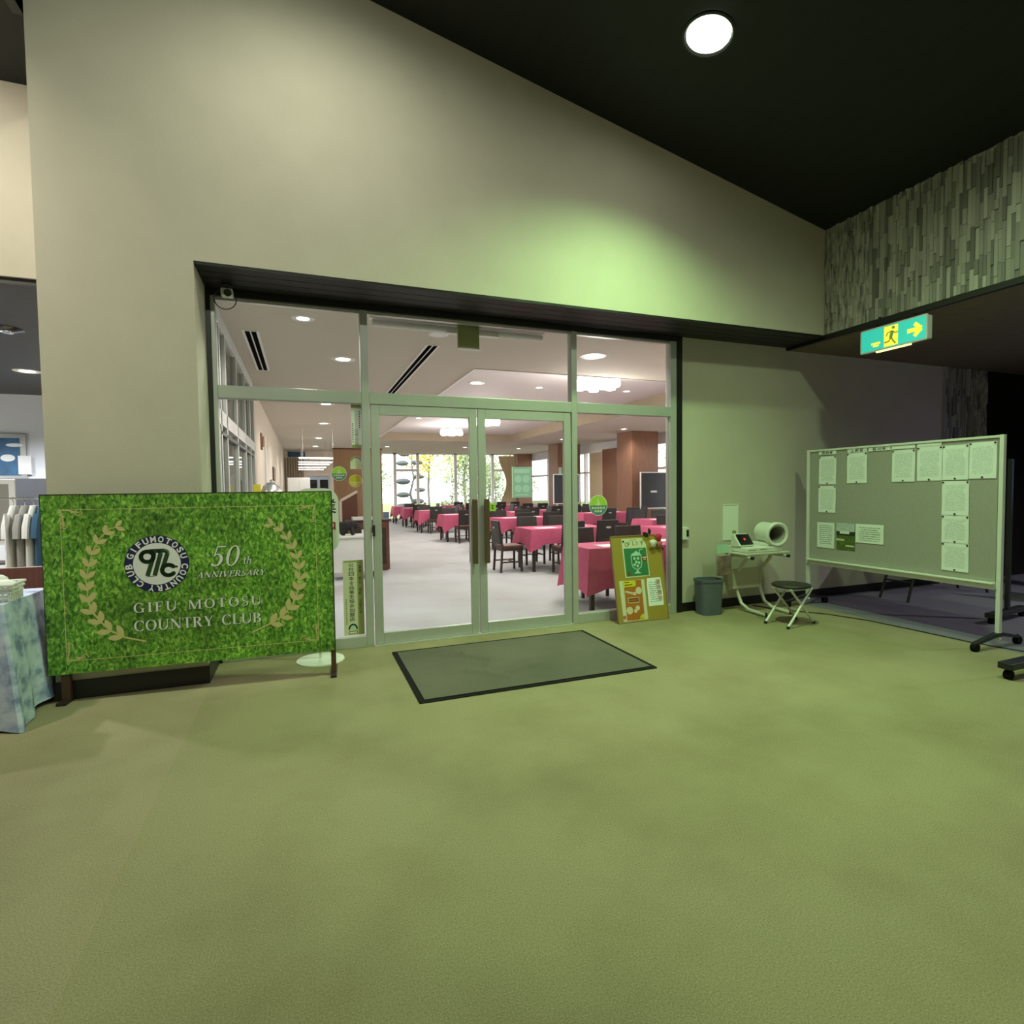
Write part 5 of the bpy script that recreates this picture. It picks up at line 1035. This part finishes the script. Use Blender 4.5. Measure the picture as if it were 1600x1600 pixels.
for k, (x0, x1, y0, ds, ch) in enumerate(((7.1, 8.6, 4.7, 'nearest of the window-side row', 'f0.3 f0.75 b0.3 b0.75'), (7.4, 9.1, 8.4, 'second of the window-side row', 'f0.3 f0.75 b0.5 r'), (7.3, 8.7, 11.3, 'third of the window-side row', 'f0.3 f0.75 l r'), (7.6, 9.0, 14.6, 'fourth of the window-side row', 'f0.3 f0.75'), (7.6, 9.0, 17.6, 'fifth of the window-side row', 'f0.3 f0.75'), (5.9, 7.3, 2.6, 'hidden behind the right jamb by the second row', 'f0.3 b0.7'), (9.2, 10.3, 6.0, 'beside the window right of the nearest window-side one', 'l f'))):
    table(x0, x1, y0, y0+0.8, ds, ch, 0.30, 2 if k < 3 else 1, 30+k)
t = thing('condiment_rack', 'small rack of bottles on the nearest window-side table', 'rack', (8.2, 5.2, TZ+0.006)); bx(-0.1, 0.1, -0.07, 0.07, 0, 0.03).build('tray', 'wood_dark', t)
for k in range(4): MB().lathe([(0.025,0.03),(0.027,0.10),(0.012,0.12),(0.012,0.145),(0.0,0.146)], (-0.06+0.04*k, 0, 0), 10, False).build('bottle', ['silver', 'leather_brown', 'paper_white', 'leaf_dark'][k], t, smooth=True)
t = thing('blue_waste_bin', 'blue grey bin by the far left windows', 'bin', (3.52, 20.4, 0)); bx(-0.13, 0.13, -0.12, 0.12, 0, 0.46).build('body', 'blue_seat', t, 0.015); bx(-0.14, 0.14, -0.13, 0.13, 0.46, 0.49).build('lid', 'plastic_grey', t, 0.006)
o = tag(bx(9.56, 9.62, 0, 0.004, 0, 0.3).build('notice_slip', 'poster_mint', origin=(9.59, 0, 0)), 'narrow pale green notice on the far wooden column', 'notice'); o.location = (9.52, 14.294, 1.72); o.scale = (2.2, 1, 2.0)

# ================================================================== OUTDOORS BEYOND THE WINDOWS
struct(bx(-8, 40, 21.25, 60, -0.3, -0.1).build('ground_garden', 'grass')); struct(bx(11.3, 40, -5, 21.25, -0.3, -0.1).build('ground_terrace', 'gravel'))
def leafy(label, name, loc, h, spread, m_leaf, n=900, trunk=0.07, z0=0.35, leafsize=0.10, seed=0, bare=False):
    rg_ = random.Random(seed); t = thing(name, label, 'tree', loc, rg_.uniform(0, 6)); br = MB(); tips = []
    br.tube([(0,0,-0.1), (0.04*h*rg_.uniform(-1,1), 0.03*h, h*0.35), (0.05*h*rg_.uniform(-1,1), 0, h*0.7), (0, 0, h)], [trunk, trunk*0.8, trunk*0.5, trunk*0.15], 8)
    for k in range(26 if bare else 14):
        a = rg_.uniform(0, 6.28); zb = h*rg_.uniform(z0, 0.9); L_ = spread*rg_.uniform(0.6, 1.0)*(1.15-zb/h*0.6); p = Vector((0, 0, zb)); pts = [tuple(p)]
        for s in range(4):
            p = p+Vector((math.cos(a)*L_/4, math.sin(a)*L_/4, L_*rg_.uniform(0.05, 0.32))); a += rg_.uniform(-0.5, 0.5); pts.append(tuple(p)); tips.append(p.copy())
        br.tube(pts, [trunk*0.35, trunk*0.28, trunk*0.2, trunk*0.13, trunk*0.06], 5)
    br.build('branches', 'bark', t, smooth=True); lf = MB()
    for k in range(n):
        p = rg_.choice(tips)+Vector((rg_.gauss(0, 1), rg_.gauss(0, 1), rg_.gauss(0, 1)))*spread*0.16; u = Vector((rg_.gauss(0,1), rg_.gauss(0,1), rg_.gauss(0,1))).normalized(); w = u.orthogonal().normalized(); s = leafsize*rg_.uniform(0.6, 1.2)
        lf.add([p-u*s*0.5, p+w*s*0.28, p+u*s*0.5, p-w*s*0.28], [(0,1,2,3)])
    if n: 
        q_ = lf.build('foliage', m_leaf, t); q_['kind'] = 'stuff'
leafy('yellow-leaved garden tree beyond the large far window', 'garden_tree', (6.9, 26.5, -0.1), 5.2, 2.2, 'leaf_yellow', 3200, 0.09, 0.40, 0.17, 1)
leafy('bare branching tree outside the leftmost far window', 'garden_tree', (3.7, 24.6, -0.1), 4.2, 0.9, 'leaf_green', 900, 0.06, 0.15, 0.10, 2, True)
leafy('green shrub-like tree beyond the middle far window', 'garden_tree', (9.9, 24.2, -0.1), 3.0, 1.2, 'leaf_green', 2600, 0.06, 0.1, 0.12, 3)
leafy('sparse tree beyond the right far window', 'garden_tree', (12.6, 27.0, -0.1), 4.0, 1.6, 'leaf_yellow', 2200, 0.07, 0.10, 0.12, 4)
leafy('slender tree outside the window-side glazing near the far corner', 'garden_tree', (14.5, 19.0, -0.1), 4.2, 1.8, 'leaf_green', 700, 0.07, 0.2, 0.12, 5)
leafy('bare tree outside the window-side glazing by the pilaster', 'garden_tree', (14.2, 15.5, -0.1), 4.5, 1.8, 'leaf_green', 250, 0.07, 0.2, 0.10, 6, True)
leafy('broad pale tree far behind the yellow one', 'garden_tree', (10.6, 31.5, -0.1), 6.0, 2.5, 'leaf_green', 4500, 0.12, 0.1, 0.20, 8)
leafy('broad pale tree far behind the bare one', 'garden_tree', (3.6, 33.0, -0.1), 6.0, 2.5, 'leaf_green', 4500, 0.12, 0.1, 0.20, 9)
leafy('low hedge shrub left of the yellow tree', 'garden_shrub', (7.4, 23.2, -0.1), 1.5, 0.9, 'leaf_green', 900, 0.04, 0.1, 0.10, 7)
t = thing('cloud_pruned_pine', 'cloud-pruned pine with flat leaf pads behind the far windows', 'tree', (5.35, 23.6, -0.1))
MB().tube([(0,0,-0.1),(0.08,0,0.7),(-0.10,0,1.4),(0.10,0,2.2),(0.0,0,3.0),(0.05,0,3.8)], [0.09,0.08,0.07,0.055,0.04,0.02], 8).build('trunk', 'bark', t, smooth=True)
for k, (x, z, r_) in enumerate(((-0.50,0.75,0.34),(0.30,1.0,0.36),(-0.48,1.35,0.36),(0.42,1.6,0.30),(-0.45,2.05,0.40),(0.35,2.3,0.30),(-0.50,3.0,0.34),(0.30,3.05,0.32),(-0.38,3.5,0.34),(0.32,3.65,0.28),(0.0,3.95,0.30))):
    MB().ell((x, 0.1*math.sin(k*2), z), (r_, r_*0.8, r_*0.42), 14, 8).build('leaf_pad', 'leaf_pad', t, smooth=True); MB().tube([(0,0,z-0.25), (x*0.6, 0, z-0.10), (x, 0, z-0.03)], 0.022, 6).build('branch', 'bark', t)

# ================================================================== SHOP AT THE LEFT
t = thing('framed_painting', 'blue painting in a pale frame on the white shop wall', 'picture', (-4.80, 6.465, 2.15)); bx(-0.42, 0.35, -0.04, 0, -0.40, 0.40).build('frame', 'silver', t, 0.01); cv = bx(-0.36, 0.27, -0.045, -0.04, -0.32, 0.32).build('canvas', 'painting_blue', t)
[polys(MB(), [q_], lambda u, w: (u, -0.047, w)).build('pale_motif', 'paper_white', cv) for q_ in (disc2(0.10, -0.02, 0.10, 0.06), disc2(0.20, 0.2, 0.12, 0.03))]; bx(0.24, 0.42, -0.055, -0.047, -0.30, 0.02).build('price_tag', 'paper_white', t)
t = thing('display_rack', 'dark shop rack along the white wall', 'rack', (-4.0, 5.6, 0)); bx(-0.95, 0.55, 0, 0.35, 1.20, 1.76).build('back_panel', 'blackboard', t)
for z in (0.4, 0.8, 1.18): bx(-0.95, 0.55, -0.10, 0.35, z, z+0.03).build('shelf', 'wood_dark', t)
for x in (-0.95, 0.52): bx(x, x+0.03, -0.10, 0.35, 0, 1.76).build('upright', 'wood_dark', t)
t = thing('framed_poster', 'white-framed poster standing in the shop', 'picture', (-3.72, 3.5, 0)); bx(-0.35, 0.24, -0.02, 0.02, 0.86, 1.70).build('frame', 'white_paint', t, 0.008); bx(-0.30, 0.18, -0.024, -0.02, 0.92, 1.64).build('print', 'fabric_grey', t); bx(-0.30, 0.18, -0.026, -0.024, 0.92, 1.10).build('purple_area', 'fabric_purple', t)
for x in (-0.30, 0.19): bx(x-0.015, x+0.015, 0.0, 0.03, 0.0, 0.86).build('stand_leg', 'white_paint', t)
t = thing('clothes_rail', 'metal clothes rail in the shop behind the banner', 'clothes rail', (-3.0, 2.3, 0))
MB().tube([(-0.75,0,0.03),(-0.75,0,1.46),(0.55,0,1.46),(0.55,0,0.03)], 0.014, 8).build('rail_frame', 'chrome', t, smooth=True)
for x in (-0.75, 0.55): bx(x-0.02, x+0.02, -0.25, 0.25, 0, 0.03).build('foot', 'metal_dark', t)
def garment(label, x, m_, w=0.40, z0=0.66, z1=1.38):
    t = thing('hanging_shirt', label, 'shirt', (x, 2.3, 0), PI/2, 'clothes on the shop rail'); v_ = []; n = 20; lv_ = 8
    for l in range(lv_+1):
        t_ = l/lv_; hwid = w/2*(0.30+0.70*min(1, t_*4)) if t_ < 0.25 else w/2*(1.0+0.06*t_)
        for i in range(n):
            a = 2*PI*i/n; v_.append((hwid*math.cos(a), (0.030+0.016*t_)*math.sin(a)*(1+0.25*math.sin(a*5+t_*2)), z1+(z0-z1)*t_))
    MB().add(v_, [(l*n+i, l*n+(i+1) % n, (l+1)*n+(i+1) % n, (l+1)*n+i) for l in range(lv_) for i in range(n)]+[tuple(range(n))]).build('body', m_, t, smooth=True)
    for s in (-1, 1): MB().tube([(s*w*0.40, 0, z1-0.10), (s*w*0.56, 0, z1-0.24), (s*w*0.60, 0, z1-0.36)], [0.030, 0.036, 0.034], 8).build('sleeve', m_, t, smooth=True)
    MB().tube([(0,0,z1-0.02),(0,0,z1+0.04),(0,0.02,z1+0.075),(0,0.0,z1+0.095)], 0.004, 6).build('hanger_hook', 'chrome', t)
    return t
g_ = garment('cream shirt with a paper tag, leftmost on the shop rail', -3.03, 'fabric_white'); bx(-0.30, -0.24, -0.035, -0.03, 0.80, 1.30).build('paper_tag', 'paper_white', g_)
garment('grey shirt second from left on the shop rail', -2.93, 'fabric_grey'); garment('white shirt third from left on the shop rail', -2.85, 'fabric_white'); garment('teal blue shirt nearest the banner edge', -2.77, 'fabric_blue')
t = thing('wooden_bench', 'red brown wooden bench in front of the clothes rail', 'bench', (-2.75, 1.05, 0)); bx(-0.75, 0.55, -0.20, 0.20, 0.40, 0.45).build('seat', 'wood_red', t, 0.008); bx(-0.75, 0.55, 0.16, 0.20, 0.45, 0.80).build('backrest', 'wood_red', t, 0.008)
for x in (-0.68, 0.48):
    for y in (-0.15, 0.15): bx(x-0.03, x+0.03, y-0.03, y+0.03, 0, 0.40).build('leg', 'wood_red', t)

# ================================================================== RIGHT-HAND LOUNGE
def castor_stand(label, x, y, rz, L_, hpost, m_='metal_dark', wbeam=0.045, zb=0.10):
    t = thing('castor_stand', label, 'stand', (x, y, 0), rz)
    bx(-L_/2, L_/2, -wbeam, wbeam, zb-0.035, zb+0.015).build('foot_beam', m_, t, 0.006)
    for s in (-1, 1): 
        c_ = MB().cyl((s*(L_/2-0.05), -0.022, 0.034), (s*(L_/2-0.05), 0.022, 0.034), 0.034, n=16).build('castor', 'rubber_black', t, smooth=True); MB().cyl((s*(L_/2-0.05), 0, 0.03), (s*(L_/2-0.05), 0, zb-0.03), 0.010).build('castor_fork', m_, c_)
    bx(-0.025, 0.025, -0.02, 0.02, zb, hpost).build('post', m_, t, 0.004)
    return t
castor_stand('dark post on a castor foot just behind the notice board', 7.15, -1.75, 0.12, 0.80, 1.75)
st = castor_stand('black castor foot of a stand cut off by the right edge', 5.42, -2.86, 0.02, 0.95, 1.30, 'plastic_black', 0.05, 0.115)
st2 = thing('folding_table_dark', 'dark folding table stored behind the notice board', 'table', (7.9, -0.55, 0)); bx(-0.9, 0.9, -0.22, 0.22, 0.68, 0.71).build('table_top', 'wood_dark', st2, 0.005)
for sx in (-1, 1):
    for sy in (-1, 1): MB().cyl((sx*0.80, sy*0.18, 0), (sx*0.55, sy*0.16, 0.68), 0.016).build('leg', 'metal_dark', st2)
    MB().cyl((sx*0.72, -0.18, 0.24), (sx*0.72, 0.18, 0.24), 0.012).build('brace', 'metal_dark', st2)
t = thing('lounge_chair', 'blue seat of a chair in the dark lounge at the right edge', 'chair', (8.9, -1.45, 0), 0.3); bx(-0.25, 0.25, -0.25, 0.25, 0.38, 0.45).build('seat', 'blue_seat', t, 0.02); MB().prism([(-0.28,0.40),(-0.22,0.40),(-0.32,0.85),(-0.37,0.85)], lambda a, b, y: (a+0.0, y, b), -0.25, 0.25).build('backrest', 'blue_seat', t, 0.015)
for x in (-0.22, 0.22):
    for y in (-0.22, 0.22): MB().cyl((x, y, 0), (x, y, 0.38), 0.014).build('leg', 'chrome', t)
t = thing('television', 'television glowing violet at the right edge of the lounge', 'television', (9.6, -1.55, 0)); bx(-0.03, 0.03, -0.62, 0.60, 1.18, 2.02).build('case', 'plastic_black', t, 0.008); bx(-0.034, -0.030, -0.60, 0.575, 1.20, 2.0).build('screen', 'emit_tv', t); MB().cyl((0,0,0.03), (0,0,1.18), 0.03).build('post', 'metal_dark', t); bx(-0.25, 0.25, -0.3, 0.3, 0, 0.03).build('base', 'metal_dark', t, 0.008)
tag(MB().tube([(5.20,-0.10,0.006),(5.35,-0.45,0.006),(5.62,-0.80,0.006),(5.76,-1.2,0.006),(5.80,-1.7,0.006),(5.82,-2.15,0.006),(5.95,-2.6,0.006)], 0.006, 6).build('power_cable', 'plastic_black', smooth=True), 'thin black cable running along the carpet edge to the notice board', 'cable')
